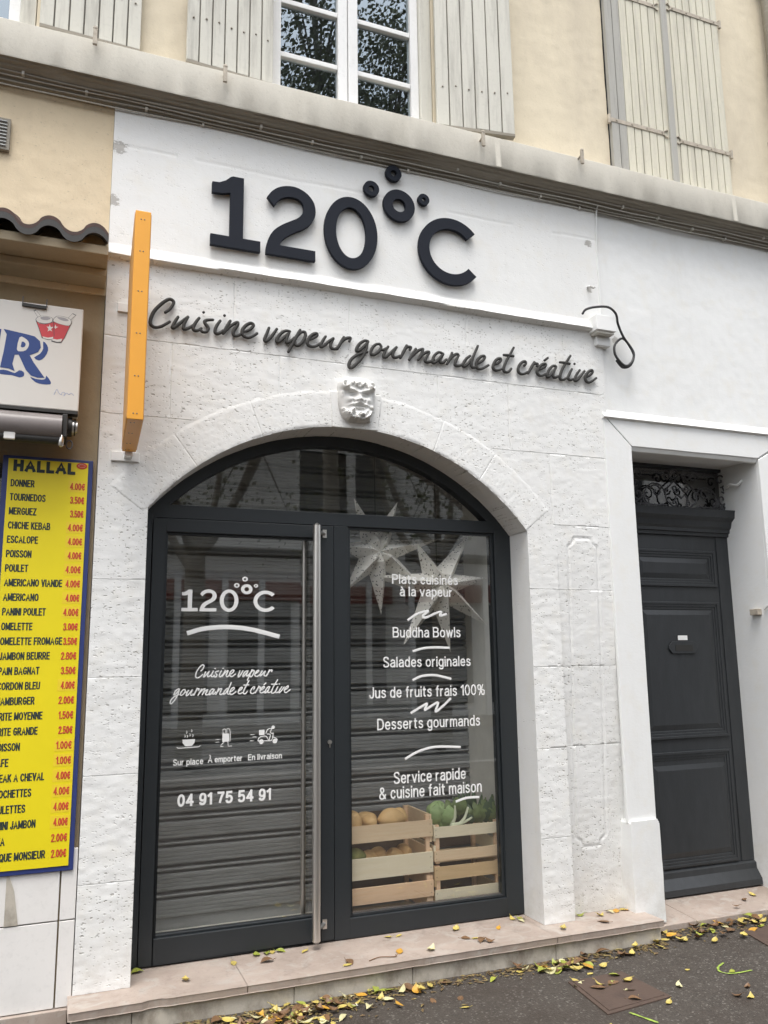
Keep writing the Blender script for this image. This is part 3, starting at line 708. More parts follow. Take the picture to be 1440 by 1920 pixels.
# transom cornice
MB().profx([(YD+.03, .765), (YD-.02, .77), (YD-.022, .79), (YD-.034, .795), (YD-.035, .815), (YD-.05, .83), (YD-.06, .865), (YD-.09, .89), (YD-.095, .925), (YD-.1, .94), (YD+.03, .945)], 3.19, 4.262, 1).build('transom_cornice', M['door_paint'], edo, smooth=15)
fg = MB(); fg.box(3.19, 3.30, YD, YD+.05, .945, 1.28); fg.box(4.225, 4.262, YD, YD+.05, .945, 1.28); fg.box(3.30, 4.225, YD, YD+.05, 1.225, 1.28); fg.build('fanlight_frame', M['door_paint'], edo, bevel=.003)
MB().box(3.30, 4.225, YD+.03, YD+.036, .945, 1.225).build('fanlight_glass', M['glass'], edo)
MB().box(3.1, 4.4, .55, .6, -1.4, 1.4).build('hall_back_wall', M['dark'], house)
def spiral(cx, cz, r, a0, turns, sgn=1, n=26):
    return [(cx+r*(1-.86*t)*math.cos(a0+sgn*turns*2*PI*t), cz+r*(1-.86*t)*math.sin(a0+sgn*turns*2*PI*t)) for t in np.linspace(0, 1, n)]
gy = YD-.012
def g3(p): return [(x, gy, z) for x, z in p]
gr = MB(); cxg = 3.83
for sg in (-1, 1):
    fx = lambda p: [(cxg+sg*x, z) for x, z in p]
    arcs = [ [(.0, .955), (.06, .96), (.12, 1.0), (.125, 1.06), (.08, 1.11), (.03, 1.15), (.01, 1.19)],
             [(.125, 1.045), (.17, 1.10), (.24, 1.105), (.29, 1.06), (.30, 1.0), (.27, .965)],
             [(.15, .975), (.20, .955), (.26, .958)], [(.0, 1.02), (.035, 1.04), (.05, 1.0), (.03, .965)] ]
    for a in arcs: gr.tube(g3(fx(catmull(a, 6))), .0055, 6)
    for (x, z, r, a0, tn, s_) in ((.055, 1.175, .045, PI, 1.3, -1), (.205, 1.055, .05, .2, 1.2, 1), (.285, .995, .035, PI/2, 1.2, -1), (.345, 1.165, .05, -PI/2, 1.3, 1), (.35, 1.03, .055, PI/2, 1.3, -1), (.37, .985, .04, PI, 1.2, 1), (.115, 1.165, .04, 0, 1.3, 1), (.06, .985, .03, 0, 1.2, -1), (.045, 1.085, .03, PI, 1.2, 1)):
        gr.tube(g3(fx(spiral(x, z, r, a0, tn, s_))), .0055, 6)
    gr.tube(g3(fx([(.13, 1.185), (.30, 1.185)])), .005, 6); gr.tube(g3(fx([(.12, .967), (.36, .967)])), .005, 6)
    gr.tube(g3(fx([(.393, .95), (.393, 1.22)])), .006, 6)
    gr.tube(g3(fx(catmull([(.36, 1.12), (.385, 1.06), (.388, 1.0), (.36, .96)], 6))), .0055, 6)
tag(gr.build('iron_grille', M['iron'], edo, smooth=60), 'scrolled wrought iron grille over the entrance door')

# ================================================================ steps
st = thing('stone_doorstep', 'long marble-topped stone doorstep in front of the arched shopfront', 'doorstep', (1.6, -.02, GZ))
xs = [.112, .838, 2.402, 3.062]
for i in range(3):
    pts = []
    s = MB(); n = 28
    for k in range(n+1):   # chipped front edge
        x = xs[i]+.0015+(xs[i+1]-xs[i]-.003)*k/n; j = random.uniform(-.0015, .0015)
        if i == 0 and .40 < x < .50: j += .012
        pts.append((x, -.182+j))
    top = [(x, y, -1.391) for x, y in pts]+[(pts[-1][0], .3, -1.391), (pts[0][0], .3, -1.391)]
    bot = [(x, y+random.uniform(.001, .0025), -1.4225+random.uniform(-.001, .001)) for x, y in pts]+[(pts[-1][0], .3, -1.425), (pts[0][0], .3, -1.425)]
    m = len(top); s.add(top+bot, [tuple(range(m)), tuple(range(2*m-1, m-1, -1))]+[(a, (a+1) % m, m+(a+1) % m, m+a) for a in range(m)])
    s.build('slab', M['marble'], st, bevel=.0025)
rj = [.125, .36, 1.05, 1.62, 2.40, 3.05]
for i in range(5):
    MB().box(rj[i]+.0012, rj[i+1]-.0012, -.164, .25, -1.52, -1.4245).build('riser_block', M['riser'], st, bevel=.004)
th = thing('door_threshold', 'worn pale stone threshold below the charcoal entrance door', 'threshold', (3.9, .1, GZ))
for x0, x1 in ((3.064, 3.40), (3.404, 4.9)):
    MB().hexa([(x0, -.035, -1.505), (x1, -.035, -1.505), (x1, .38, -1.505), (x0, .38, -1.505), (x0, -.035, -1.472), (x1, -.035, -1.470), (x1, .38, -1.437), (x0, .38, -1.437)]).build('slab', M['marble'], th, bevel=.004)

# ================================================================ stroke lettering
FONT = {
'A': (.70, 'p 0,0 .35,1 .7,0|p .12,.33 .58,.33'), 'B': (.6, 'p 0,0 0,1|p 0,1 .3,1|c .3,1 .5,.93 .55,.76 .48,.58 .3,.53|p 0,.53 .3,.53|c .3,.53 .53,.46 .6,.27 .52,.06 .3,0|p 0,0 .3,0'),
'C': (.63, 'c .63,.76 .5,.95 .32,1 .1,.85 0,.5 .1,.15 .32,0 .5,.05 .63,.24'), 'D': (.62, 'p 0,0 0,1|p 0,1 .28,1|c .28,1 .52,.88 .62,.5 .52,.12 .28,0|p 0,0 .28,0'),
'E': (.5, 'p 0,1 0,0|p 0,1 .5,1|p 0,0 .5,0|p 0,.52 .45,.52'), 'F': (.48, 'p 0,1 0,0|p 0,1 .48,1|p 0,.5 .43,.5'),
'G': (.64, 'c .63,.78 .5,.95 .32,1 .1,.85 0,.5 .1,.15 .32,0 .52,.06 .63,.22|p .63,.2 .63,.47|p .36,.47 .63,.47'), 'H': (.6, 'p 0,0 0,1|p .6,0 .6,1|p 0,.52 .6,.52'),
'I': (.0, 'p 0,0 0,1'), 'J': (.42, 'p .42,1 .42,.28|c .42,.28 .36,.05 .2,0 .05,.06 0,.28'), 'K': (.58, 'p 0,0 0,1|p .55,1 0,.38|p .2,.6 .58,0'), 'L': (.45, 'p 0,1 0,0|p 0,0 .45,0'),
'M': (.75, 'p 0,0 0,1|p 0,1 .375,.15|p .375,.15 .75,1|p .75,1 .75,0'), 'N': (.6, 'p 0,0 0,1|p 0,1 .6,0|p .6,0 .6,1'), 'O': (.68, 'c .34,1 .08,.85 0,.5 .08,.15 .34,0 .6,.15 .68,.5 .6,.85 .34,1'),
'P': (.56, 'p 0,0 0,1|p 0,1 .3,1|c .3,1 .5,.93 .56,.73 .5,.53 .3,.46|p 0,.46 .3,.46'), 'Q': (.68, 'c .34,1 .08,.85 0,.5 .08,.15 .34,0 .6,.15 .68,.5 .6,.85 .34,1|p .4,.25 .68,-.03'),
'R': (.6, 'p 0,0 0,1|p 0,1 .3,1|c .3,1 .5,.93 .56,.73 .5,.53 .3,.46|p 0,.46 .3,.46|p .3,.46 .6,0'), 'S': (.56, 'c .54,.8 .45,.96 .28,1 .08,.94 .03,.74 .15,.58 .4,.46 .56,.28 .5,.07 .28,0 .08,.05 0,.24'),
'T': (.56, 'p 0,1 .56,1|p .28,1 .28,0'), 'U': (.6, 'p 0,1 0,.3|c 0,.3 .07,.06 .3,0 .53,.06 .6,.3|p .6,.3 .6,1'), 'V': (.62, 'p 0,1 .31,0|p .31,0 .62,1'), 'Y': (.6, 'p 0,1 .3,.48|p .6,1 .3,.48|p .3,.48 .3,0'), 'X': (.6, 'p 0,1 .6,0|p 0,0 .6,1'), 'W': (.9, 'p 0,1 .22,0|p .22,0 .45,1|p .45,1 .68,0|p .68,0 .9,1'), 'Z': (.54, 'p 0,1 .52,1|p .52,1 0,0|p 0,0 .54,0'),
'0': (.52, 'c .26,1 .07,.85 0,.5 .07,.15 .26,0 .45,.15 .52,.5 .45,.85 .26,1'), '1': (.24, 'p 0,.78 .24,1|p .24,1 .24,0'), '2': (.54, 'c .02,.72 .08,.92 .27,1 .48,.92 .5,.7 .38,.48 0,0|p 0,0 .54,0'),
'3': (.54, 'c .02,.76 .1,.94 .27,1 .46,.92 .5,.72 .4,.56 .22,.53|c .22,.53 .44,.47 .53,.28 .45,.07 .26,0 .08,.05 0,.24'), '4': (.56, 'p .42,0 .42,1|p .42,1 0,.28|p 0,.28 .56,.28'),
'5': (.54, 'p .48,1 .08,1|p .08,1 .04,.52|c .04,.52 .25,.62 .47,.54 .54,.32 .45,.07 .25,0 .07,.06 0,.22'), '7': (.52, 'p 0,1 .52,1|c .52,1 .3,.5 .16,0'), '8': (.54, 'c .27,1 .06,.9 .06,.62 .27,.53 .48,.62 .48,.9 .27,1|c .27,.53 .02,.42 .02,.1 .27,0 .53,.1 .53,.42 .27,.53'),
'9': (.54, 'c .52,.66 .44,.42 .26,.36 .06,.46 .02,.7 .1,.92 .27,1 .46,.9 .52,.66|c .52,.66 .5,.25 .4,.05 .22,0 .06,.06 .02,.2'),
'.': (.02, 'p 0,.02 .02,.02'), '€': (.6, 'c .6,.82 .5,.96 .38,1 .2,.85 .13,.5 .2,.15 .38,0 .5,.04 .6,.18|p 0,.6 .5,.6|p 0,.4 .48,.4'),
'%': (.86, 'c .2,1 .05,.93 .05,.6 .2,.52 .35,.6 .35,.93 .2,1|c .66,.48 .51,.4 .51,.08 .66,0 .81,.08 .81,.4 .66,.48|p .66,1 .2,0'),
'&': (.66, 'c .66,.42 .5,.1 .26,0 .03,.08 .02,.34 .24,.54 .42,.7 .4,.92 .26,1 .12,.92 .1,.74 .3,.45 .64,0'), '-': (.3, 'p 0,.4 .3,.4'),
'a': (.46, 'c .04,.55 .12,.67 .26,.7 .41,.64 .46,.48|p .46,.48 .46,0|c .46,.41 .2,.39 .02,.28 .02,.08 .18,0 .36,.06 .46,.2'), 'b': (.48, 'p 0,0 0,1|c 0,.35 .08,.62 .24,.7 .42,.6 .48,.35 .42,.1 .24,0 .08,.08 0,.35'),
'c': (.45, 'c .44,.5 .37,.65 .24,.7 .06,.6 0,.35 .06,.1 .24,0 .37,.05 .45,.2'), 'd': (.48, 'c .48,.35 .4,.62 .24,.7 .06,.6 0,.35 .06,.1 .24,0 .4,.08 .48,.35|p .48,1 .48,0'),
'e': (.47, 'p .02,.36 .47,.36|c .47,.36 .43,.6 .25,.7 .07,.6 0,.35 .07,.09 .25,0 .38,.04 .46,.17'), 'f': (.28, 'c .3,.99 .17,.97 .12,.8|p .12,.8 .12,0|p 0,.68 .28,.68'),
'g': (.48, 'c .48,.35 .4,.62 .24,.7 .06,.6 0,.35 .06,.1 .24,0 .4,.08 .48,.35|p .48,.7 .48,-.05|c .48,-.05 .42,-.25 .24,-.3 .08,-.25 .03,-.14'), 'h': (.44, 'p 0,0 0,1|c 0,.42 .1,.64 .25,.7 .4,.63 .44,.45|p .44,.45 .44,0'),
'i': (.0, 'p 0,0 0,.7|p 0,.92 0,.98'), 'j': (.1, 'p .1,.7 .1,-.2'), 'l': (.0, 'p 0,0 0,1'), 'm': (.74, 'p 0,0 0,.7|c 0,.45 .08,.65 .2,.7 .33,.63 .37,.45|p .37,.45 .37,0|c .37,.45 .45,.65 .57,.7 .7,.63 .74,.45|p .74,.45 .74,0'),
'n': (.44, 'p 0,0 0,.7|c 0,.42 .1,.64 .25,.7 .4,.63 .44,.45|p .44,.45 .44,0'), 'o': (.5, 'c .25,.7 .06,.6 0,.35 .06,.1 .25,0 .44,.1 .5,.35 .44,.6 .25,.7'), 'p': (.48, 'p 0,.7 0,-.3|c 0,.35 .08,.62 .24,.7 .42,.6 .48,.35 .42,.1 .24,0 .08,.08 0,.35'),
'r': (.27, 'p 0,0 0,.7|c 0,.42 .09,.63 .27,.69'), 's': (.41, 'c .4,.54 .33,.66 .2,.7 .06,.65 .03,.52 .12,.41 .3,.33 .41,.2 .35,.05 .2,0 .06,.04 0,.17'), 't': (.28, 'p .1,.92 .1,.14|c .1,.14 .15,.02 .28,.01|p 0,.69 .27,.69'),
'u': (.44, 'p 0,.7 0,.25|c 0,.25 .05,.05 .2,0 .36,.06 .44,.25|p .44,.7 .44,0'), 'v': (.48, 'p 0,.7 .24,0|p .24,0 .48,.7'), 'w': (.72, 'p 0,.7 .18,0|p .18,0 .36,.7|p .36,.7 .54,0|p .54,0 .72,.7'),
}
for k, b, acc in (('é', 'e', 'p .2,.84 .34,1.02'), ('à', 'a', 'p .13,1.02 .27,.84'), ('À', 'A', 'p .26,1.34 .4,1.14')): FONT[k] = (FONT[b][0], FONT[b][1]+'|'+acc)
def words(s, x0, x1, zb, cap, w, y, name, parent, **k):   # one part per word, laid out as one line
    for i in range(len(s.split())): text(MB(), s, x0, x1, zb, cap, w, y, only=i, **k).build(name, M['vinyl'], parent)
def text(mb, s, x0, x1, zb, cap, w, y, gap=.27, sp=.36, only=None):
    pos = []; x = 0; wd = 0
    for ch in s:
        if ch == ' ': x += sp; wd += 1; continue
        a, st_ = FONT[ch]
        if only is None or only == wd: pos.append((x, st_))
        x += a+gap
    tot = x-gap; k = (x1-x0-w)/tot; h = cap-w; n = 0
    for px, st_ in pos:
        for q in st_.split('|'):
            pts = [tuple(map(float, c.split(','))) for c in q[2:].split()]
            cl = pts[0] == pts[-1] and len(pts) > 2
            if q[0] == 'c':
                pts = catmull(pts[:-1], 5, True) if cl else catmull(pts, 5)
                if cl: pts = list(pts)+[pts[0], pts[1]]
            ex = w*.42 if q[0] == 'p' else w*.08
            mb.ribbon([(x0+w/2+(px+a[0])*k, zb+w/2+a[1]*h) for a in pts], y-n*.00004, w, ex); n = (n+1) % 9
    return mb
SCRIPT = {
'Cuisine': '409,1697 433,1721 450,1756 437,1771 418,1766 387,1737 356,1695 341,1649 345,1624 364,1614 390,1621 417,1640 435,1654|474,1686 459,1657 447,1626 455,1625 476,1645 502,1672 523,1693|523,1693 505,1655 501,1628 512,1625 536,1639 549,1652|578,1695 560,1666 549,1638 555,1624 574,1627 591,1641|598,1729 598,1723|648,1693 628,1690 612,1685 604,1675 612,1661 623,1645 616,1626 597,1621 583,1631|684,1695 665,1663 657,1635 666,1621 686,1630 699,1644|704,1728 704,1722|735,1703 716,1664 697,1624|698,1627 730,1666 758,1691 772,1696 769,1680 753,1651 750,1630 762,1622 782,1631 799,1648|799,1651 821,1658 844,1676 853,1695 838,1702 815,1687 798,1663 796,1639 808,1626 828,1622 853,1635 875,1653',
'vapeur': '936,1693 925,1661 913,1627 919,1615 940,1634 960,1663 978,1692|1049,1685 1025,1687 998,1668 978,1635 978,1619 993,1625 1019,1653 1043,1678|1043,1678 1031,1652 1028,1627 1037,1624 1061,1643 1073,1657|1103,1704 1085,1668 1061,1619 1038,1570|1088,1668 1109,1690 1127,1692 1130,1671 1115,1638 1091,1614 1076,1618 1076,1633|1145,1651 1170,1663 1191,1679 1194,1692 1179,1691 1157,1672 1142,1642 1145,1624 1164,1617 1188,1623 1213,1642|1243,1686 1225,1656 1213,1629 1219,1623 1240,1639 1262,1661 1287,1681|1287,1681 1271,1646 1274,1625 1293,1621 1312,1636|1346,1697 1327,1660 1305,1620|1321,1650 1343,1678 1362,1691 1382,1694 1374,1672',
'gourmande': '1485,1690 1462,1690 1433,1667 1416,1636 1420,1626 1443,1640 1472,1672 1485,1690|1481,1686 1471,1643 1449,1596 1417,1555 1385,1526 1372,1537 1382,1569 1411,1598 1449,1618 1481,1629|1552,1683 1526,1676 1504,1648 1499,1622 1513,1616 1542,1637 1559,1664 1552,1683|1555,1651 1575,1652 1590,1664|1601,1676 1581,1642 1571,1615 1581,1610 1604,1629 1631,1658 1651,1679|1651,1679 1630,1645 1627,1622 1643,1616 1670,1630|1711,1697 1693,1659 1669,1614|1683,1645 1704,1677 1717,1688 1736,1687 1727,1670|1767,1685 1743,1646 1722,1611|1729,1622 1757,1654 1784,1677 1811,1689|1811,1689 1797,1653 1776,1617|1783,1628 1810,1658 1838,1674 1848,1672|1848,1672 1830,1644 1820,1620 1833,1613 1857,1621 1878,1634|1934,1673 1906,1680 1878,1657 1864,1622 1874,1614 1898,1633 1923,1662 1934,1673|1934,1673 1916,1642 1915,1622 1932,1624 1954,1646|1990,1690 1975,1652 1953,1614|1960,1628 1989,1664 2017,1684 2031,1679|2031,1679 2013,1647 2005,1620 2019,1614 2043,1621 2061,1637|2105,1685 2076,1662 2054,1626 2061,1615 2086,1633 2108,1666|2155,1752 2135,1709 2115,1666 2107,1632 2117,1615 2139,1623|2139,1639 2172,1657 2194,1680 2191,1693 2169,1686 2143,1657 2139,1626 2152,1612 2181,1618 2220,1643',
'et': '2256,1650 2282,1662 2302,1682 2296,1693 2273,1682 2253,1653 2249,1629 2264,1617 2290,1623 2315,1634|2392,1773 2364,1725 2336,1678 2319,1638 2321,1618 2340,1614 2356,1625 2370,1641|2319,1717 2354,1718 2389,1718',
'creative': '2454,1666 2468,1682 2462,1695 2439,1684 2418,1655 2414,1631 2429,1616 2452,1618 2479,1633|2528,1701 2506,1666 2478,1621|2499,1656 2520,1685 2547,1689 2539,1671|2551,1654 2578,1666 2603,1686 2596,1696 2573,1686 2552,1663 2541,1637 2553,1621 2576,1621 2603,1636|2594,1715 2621,1737|2676,1689 2653,1690 2628,1666 2609,1631 2612,1616 2636,1634 2665,1670 2676,1689|2676,1689 2657,1654 2649,1629 2662,1619 2689,1631|2782,1772 2749,1725 2719,1679 2700,1635 2702,1614 2725,1614 2750,1629|2701,1719 2742,1720 2775,1718|2787,1688 2768,1658 2756,1630 2766,1616 2790,1625|2806,1724 2806,1718|2842,1688 2816,1655 2800,1620 2813,1618 2842,1646 2876,1686|2880,1644 2912,1663 2931,1683 2925,1695 2900,1680 2877,1650 2879,1626 2895,1615 2920,1624 2958,1650',
}
def script(mb, word, f=None, r=.0075, flat=1., tube=True, y=-.016, w=.006):
    n = 0
    for q in SCRIPT[word].split('|'):
        pts = [tuple(float(v)/1000 for v in c.split(',')) for c in q.split()]
        if f: pts = [f(*p) for p in pts]
        pts = catmull(pts, 5)
        if tube: mb.tube([(p[0], y-n*.0004, p[1]) for p in pts], r, 8, flat=flat, taper=lambda t: .82+.25*math.sin(PI*min(1, max(0, t))))
        else: mb.ribbon(pts, y-n*.00004, w, w*.3)
        n = (n+1) % 7
    return mb
ONE = [(0.623, 2.447), (0.66, 2.449), (0.692, 2.466), (0.717, 2.49), (0.73, 2.497), (0.788, 2.497), (0.788, 2.155), (0.88, 2.155), (0.88, 2.094), (0.62, 2.094), (0.62, 2.155), (0.718, 2.155), (0.718, 2.4), (0.679, 2.389), (0.623, 2.385)]
TWO_OUT = [(0.913, 2.419), (0.939, 2.457), (0.976, 2.487), (1.024, 2.504), (1.077, 2.505), (1.131, 2.482), (1.169, 2.439), (1.181, 2.39), (1.175, 2.344), (1.148, 2.299), (1.11, 2.267), (1.068, 2.242), (1.026, 2.212), (0.997, 2.182), (0.984, 2.154)]
TWO_IN = [(0.91, 2.094), (0.912, 2.133), (0.927, 2.191), (0.952, 2.234), (0.994, 2.272), (1.046, 2.305), (1.083, 2.329), (1.107, 2.359), (1.114, 2.388), (1.107, 2.418), (1.083, 2.438), (1.045, 2.442), (1.008, 2.433), (0.977, 2.411), (0.953, 2.373)]
TWO = [tuple(p) for p in catmull(TWO_OUT, 4)]+[(1.18, 2.154), (1.18, 2.094)]+[tuple(p) for p in catmull(TWO_IN, 4)]
RINGS = [(1.674, 2.521, .096, .040), (1.507, 2.591, .046, .018), (1.643, 2.714, .048, .019), (1.828, 2.589, .035, .0125)]
def logo(mb, f, y0, y1):     # digits, degree bubbles and letter C as separate solids
    mb.prism([f(*p) for p in ONE], y0, y1); mb.prism([f(*p) for p in TWO], y0, y1)
    (a, b), (c, d) = f(0, 0), f(1, 1); sx, sz = c-a, d-b
    def rg(cx, cz, rx, rz, tx, tz, *k): x, z = f(cx, cz); mb.ring(x, z, rx*sx, (rx-tx)*sx, y0, y1, *k, rz1=rz*sz, rz0=(rz-tz)*sz)
    rg(1.385, 2.30, .154, .212, .066, .062); rg(1.995, 2.297, .205, .205, .066, .066, R(41), R(320))
    for x, z, r, q in RINGS: rg(x, z, r, r, r-q, r-q)
    return mb
sg = thing('shop_name_lettering', 'large dark raised characters 120°C with bubble rings on the white wall', 'sign', (1.4, -.02, 2.09))
Y0, Y1 = -.034, -.012
MB().prism(ONE, Y0, Y1).build('digit', M['letters'], sg, bevel=.0012)
MB().prism(TWO, Y0, Y1).build('digit', M['letters'], sg, bevel=.0012)
MB().ring(1.385, 2.30, .154, .088, Y0, Y1, rz1=.212, rz0=.150).build('digit', M['letters'], sg, smooth=40)
MB().ring(1.995, 2.297, .205, .139, Y0, Y1, R(41), R(320)).build('letter', M['letters'], sg, smooth=40)
for x, z, r, q in RINGS: MB().ring(x, z, r, q, Y0, Y1, n=40).build('bubble_ring', M['letters'], sg, smooth=40)
pn = MB()
for x, z in ((.75, 2.45), (.75, 2.12), (.95, 2.11), (1.13, 2.12), (1.14, 2.4), (1.385, 2.48), (1.385, 2.12), (1.82, 2.3), (2.08, 2.47), (2.08, 2.12), (1.61, 2.52), (1.507, 2.56), (1.643, 2.68), (1.828, 2.566)): pn.tube([(x, -.013, z), (x, .012, z)], .006)
pn.build('fixing_pin', M['iron'], sg)
sc = thing('slogan_lettering', 'dark grey handwritten slogan in raised script above the arch', 'sign', (1.65, -.02, 1.6))
for wd in SCRIPT: script(MB(), wd, r=.0088).build('word', M['script'], sc, smooth=70)

# vinyl on the door glass
YV = .2215
def lg(x, z): return (.563+(x-.62)*(1.0405-.563)/(2.155-.62), .238+(z-2.094)*.2695)
v = logo(MB(), lg, YV, YV+.001)
v.build('vinyl_logo', M['vinyl'], door)
v = MB(); v.ribbon(catmull([(.600, .130), (.68, .152), (.80, .160), (.92, .147), (1.06, .112)], 8), YV, .022, .006); v.build('vinyl_swoosh', M['vinyl'], door)
v = MB()
f1 = lambda x, z: (.642+(x-.341)*(1.031-.642)/(1.388-.341), -.088+(z-1.62)*.40)
f2 = lambda x, z: (.528+(x-1.385)*(1.124-.528)/(2.955-1.385), -.172+(z-1.62)*.42)
script(v, 'Cuisine', f1, tube=False, y=YV, w=.0062); script(v, 'vapeur', f1, tube=False, y=YV, w=.0062)
for q in ('gourmande', 'et', 'creative'): script(v, q, f2, tube=False, y=YV, w=.0062)
v.build('vinyl_slogan', M['vinyl'], door)
for q in (('Sur place', .545, .690, -.505), ('À emporter', .712, .883, -.501), ('En livraison', .911, 1.084, -.500)): words(*q, .030, .0048, YV, 'vinyl_caption', door)
words('04 91 75 54 91', .571, 1.030, -.697, .058, .0112, YV, 'vinyl_phone_digits', door, gap=.32, sp=.42)
# pictograms: bowl, walking bag, scooter
v = MB(); cx, cz = .617, -.40
v.prism([(cx-.031, cz+.016), (cx+.031, cz+.016), (cx+.028, cz-.002), (cx+.015, cz-.016), (cx-.015, cz-.016), (cx-.028, cz-.002)], YV, YV+.0008)
v.ribbon([(cx-.057, cz-.018), (cx-.05, cz-.024), (cx+.05, cz-.022), (cx+.057, cz-.014)], YV, .004)
for dx, dz in ((-.02, .026), (-.008, .024), (.004, .03), (.018, .027), (-.012, .044), (.012, .05)): v.ribbon(catmull([(cx+dx, cz+dz), (cx+dx+.003, cz+dz+.006), (cx+dx, cz+dz+.013)], 3), YV, .0035)
v.build('vinyl_bowl', M['vinyl'], door); v = MB(); cx = .797
v.prism([(cx-.016, cz-.005), (cx+.018, cz-.003), (cx+.018, cz+.035), (cx-.016, cz+.037)], YV, YV+.0008)
v.ribbon(catmull([(cx-.012, cz+.037), (cx-.014, cz+.055), (cx-.002, cz+.056), (cx, cz+.04)], 4), YV, .003); v.ribbon(catmull([(cx+.006, cz+.037), (cx+.006, cz+.057), (cx+.018, cz+.056), (cx+.024, cz+.03), (cx+.022, cz-.004)], 4), YV, .003)
v.ribbon([(cx-.008, cz-.006), (cx-.022, cz-.018), (cx-.024, cz-.026), (cx-.01, cz-.026)], YV, .0035); v.ribbon([(cx+.012, cz-.004), (cx+.014, cz-.026), (cx+.032, cz-.026)], YV, .0035)
for a, b in ((.03, .004), (.018, -.011)): v.ribbon([(cx-.05, cz+a-.022), (cx-.03, cz+a-.022)], YV, .0025)
v.build('vinyl_bag', M['vinyl'], door); v = MB(); cx = 1.005
for dx in (-.028, .042): v.ring(cx+dx, cz-.012, .012, 0, YV, YV+.0008, n=16)
v.prism([(cx-.04, cz+.02), (cx-.012, cz+.02), (cx-.012, cz+.046), (cx-.04, cz+.046)], YV, YV+.0008); v.ring(cx+.032, cz+.056, .009, 0, YV-.0001, YV+.0008, n=14)
v.ribbon(catmull([(cx-.046, cz-.008), (cx-.036, cz+.010), (cx-.005, cz+.014), (cx+.008, cz-.004), (cx+.026, cz-.006), (cx+.034, cz+.03)], 4), YV, .0042)
v.ribbon([(cx-.046, cz-.008), (cx+.02, cz-.010)], YV, .004); v.ribbon(catmull([(cx-.006, cz+.024), (cx+.004, cz+.046), (cx+.024, cz+.05), (cx+.018, cz+.03), (cx+.034, cz+.026)], 4), YV-.0001, .0042); v.ribbon(catmull([(cx+.0, cz+.024), (cx+.018, cz+.02), (cx+.012, cz-.004)], 4), YV-.0001, .005)
v.ribbon(catmull([(cx+.03, cz+.008), (cx+.045, cz+.004), (cx+.056, cz-.008)], 4), YV, .004)
for z, a in ((.024, -.085), (.012, -.075), (-.006, -.088)): v.ribbon([(cx+a, cz+z), (cx+a+.022, cz+z)], YV, .0028)
v.build('vinyl_scooter', M['vinyl'], door)
# vinyl on the window
w = .0078
for q in (('Plats cuisinés', 1.699, 2.103, .397, .055), ('à la vapeur', 1.744, 2.066, .329, .055), ('Buddha Bowls', 1.698, 2.111, .103, .058), ('Salades originales', 1.640, 2.169, -.057, .058), ('Jus de fruits frais 100%', 1.558, 2.254, -.218, .060),
          ('Desserts gourmands', 1.602, 2.217, -.384, .060), ('Service rapide', 1.692, 2.118, -.664, .062), ('& cuisine fait maison', 1.609, 2.214, -.738, .062)): words(*q, w, YV, 'vinyl_word', wp)
for pts in ([(1.791, .200), (1.85, .235), (1.915, .250), (1.88, .222), (1.90, .214), (1.96, .238), (1.995, .245), (1.985, .225), (2.025, .233)], [(1.819, .030), (1.88, .045), (1.95, .049), (2.036, .046)], [(1.815, -.125), (1.87, -.105), (1.95, -.103), (2.042, -.124)],
            [(1.800, -.300), (1.855, -.272), (1.895, -.255), (1.88, -.288), (1.93, -.262), (1.962, -.252), (1.945, -.298), (1.99, -.27), (2.037, -.232)], [(1.763, -.537), (1.84, -.503), (1.94, -.485), (2.088, -.493)], [(2.057, -.777), (2.12, -.763), (2.193, -.764)]):
    MB().ribbon(catmull(pts, 6), YV, .0125, .004).build('vinyl_flourish', M['vinyl'], wp)

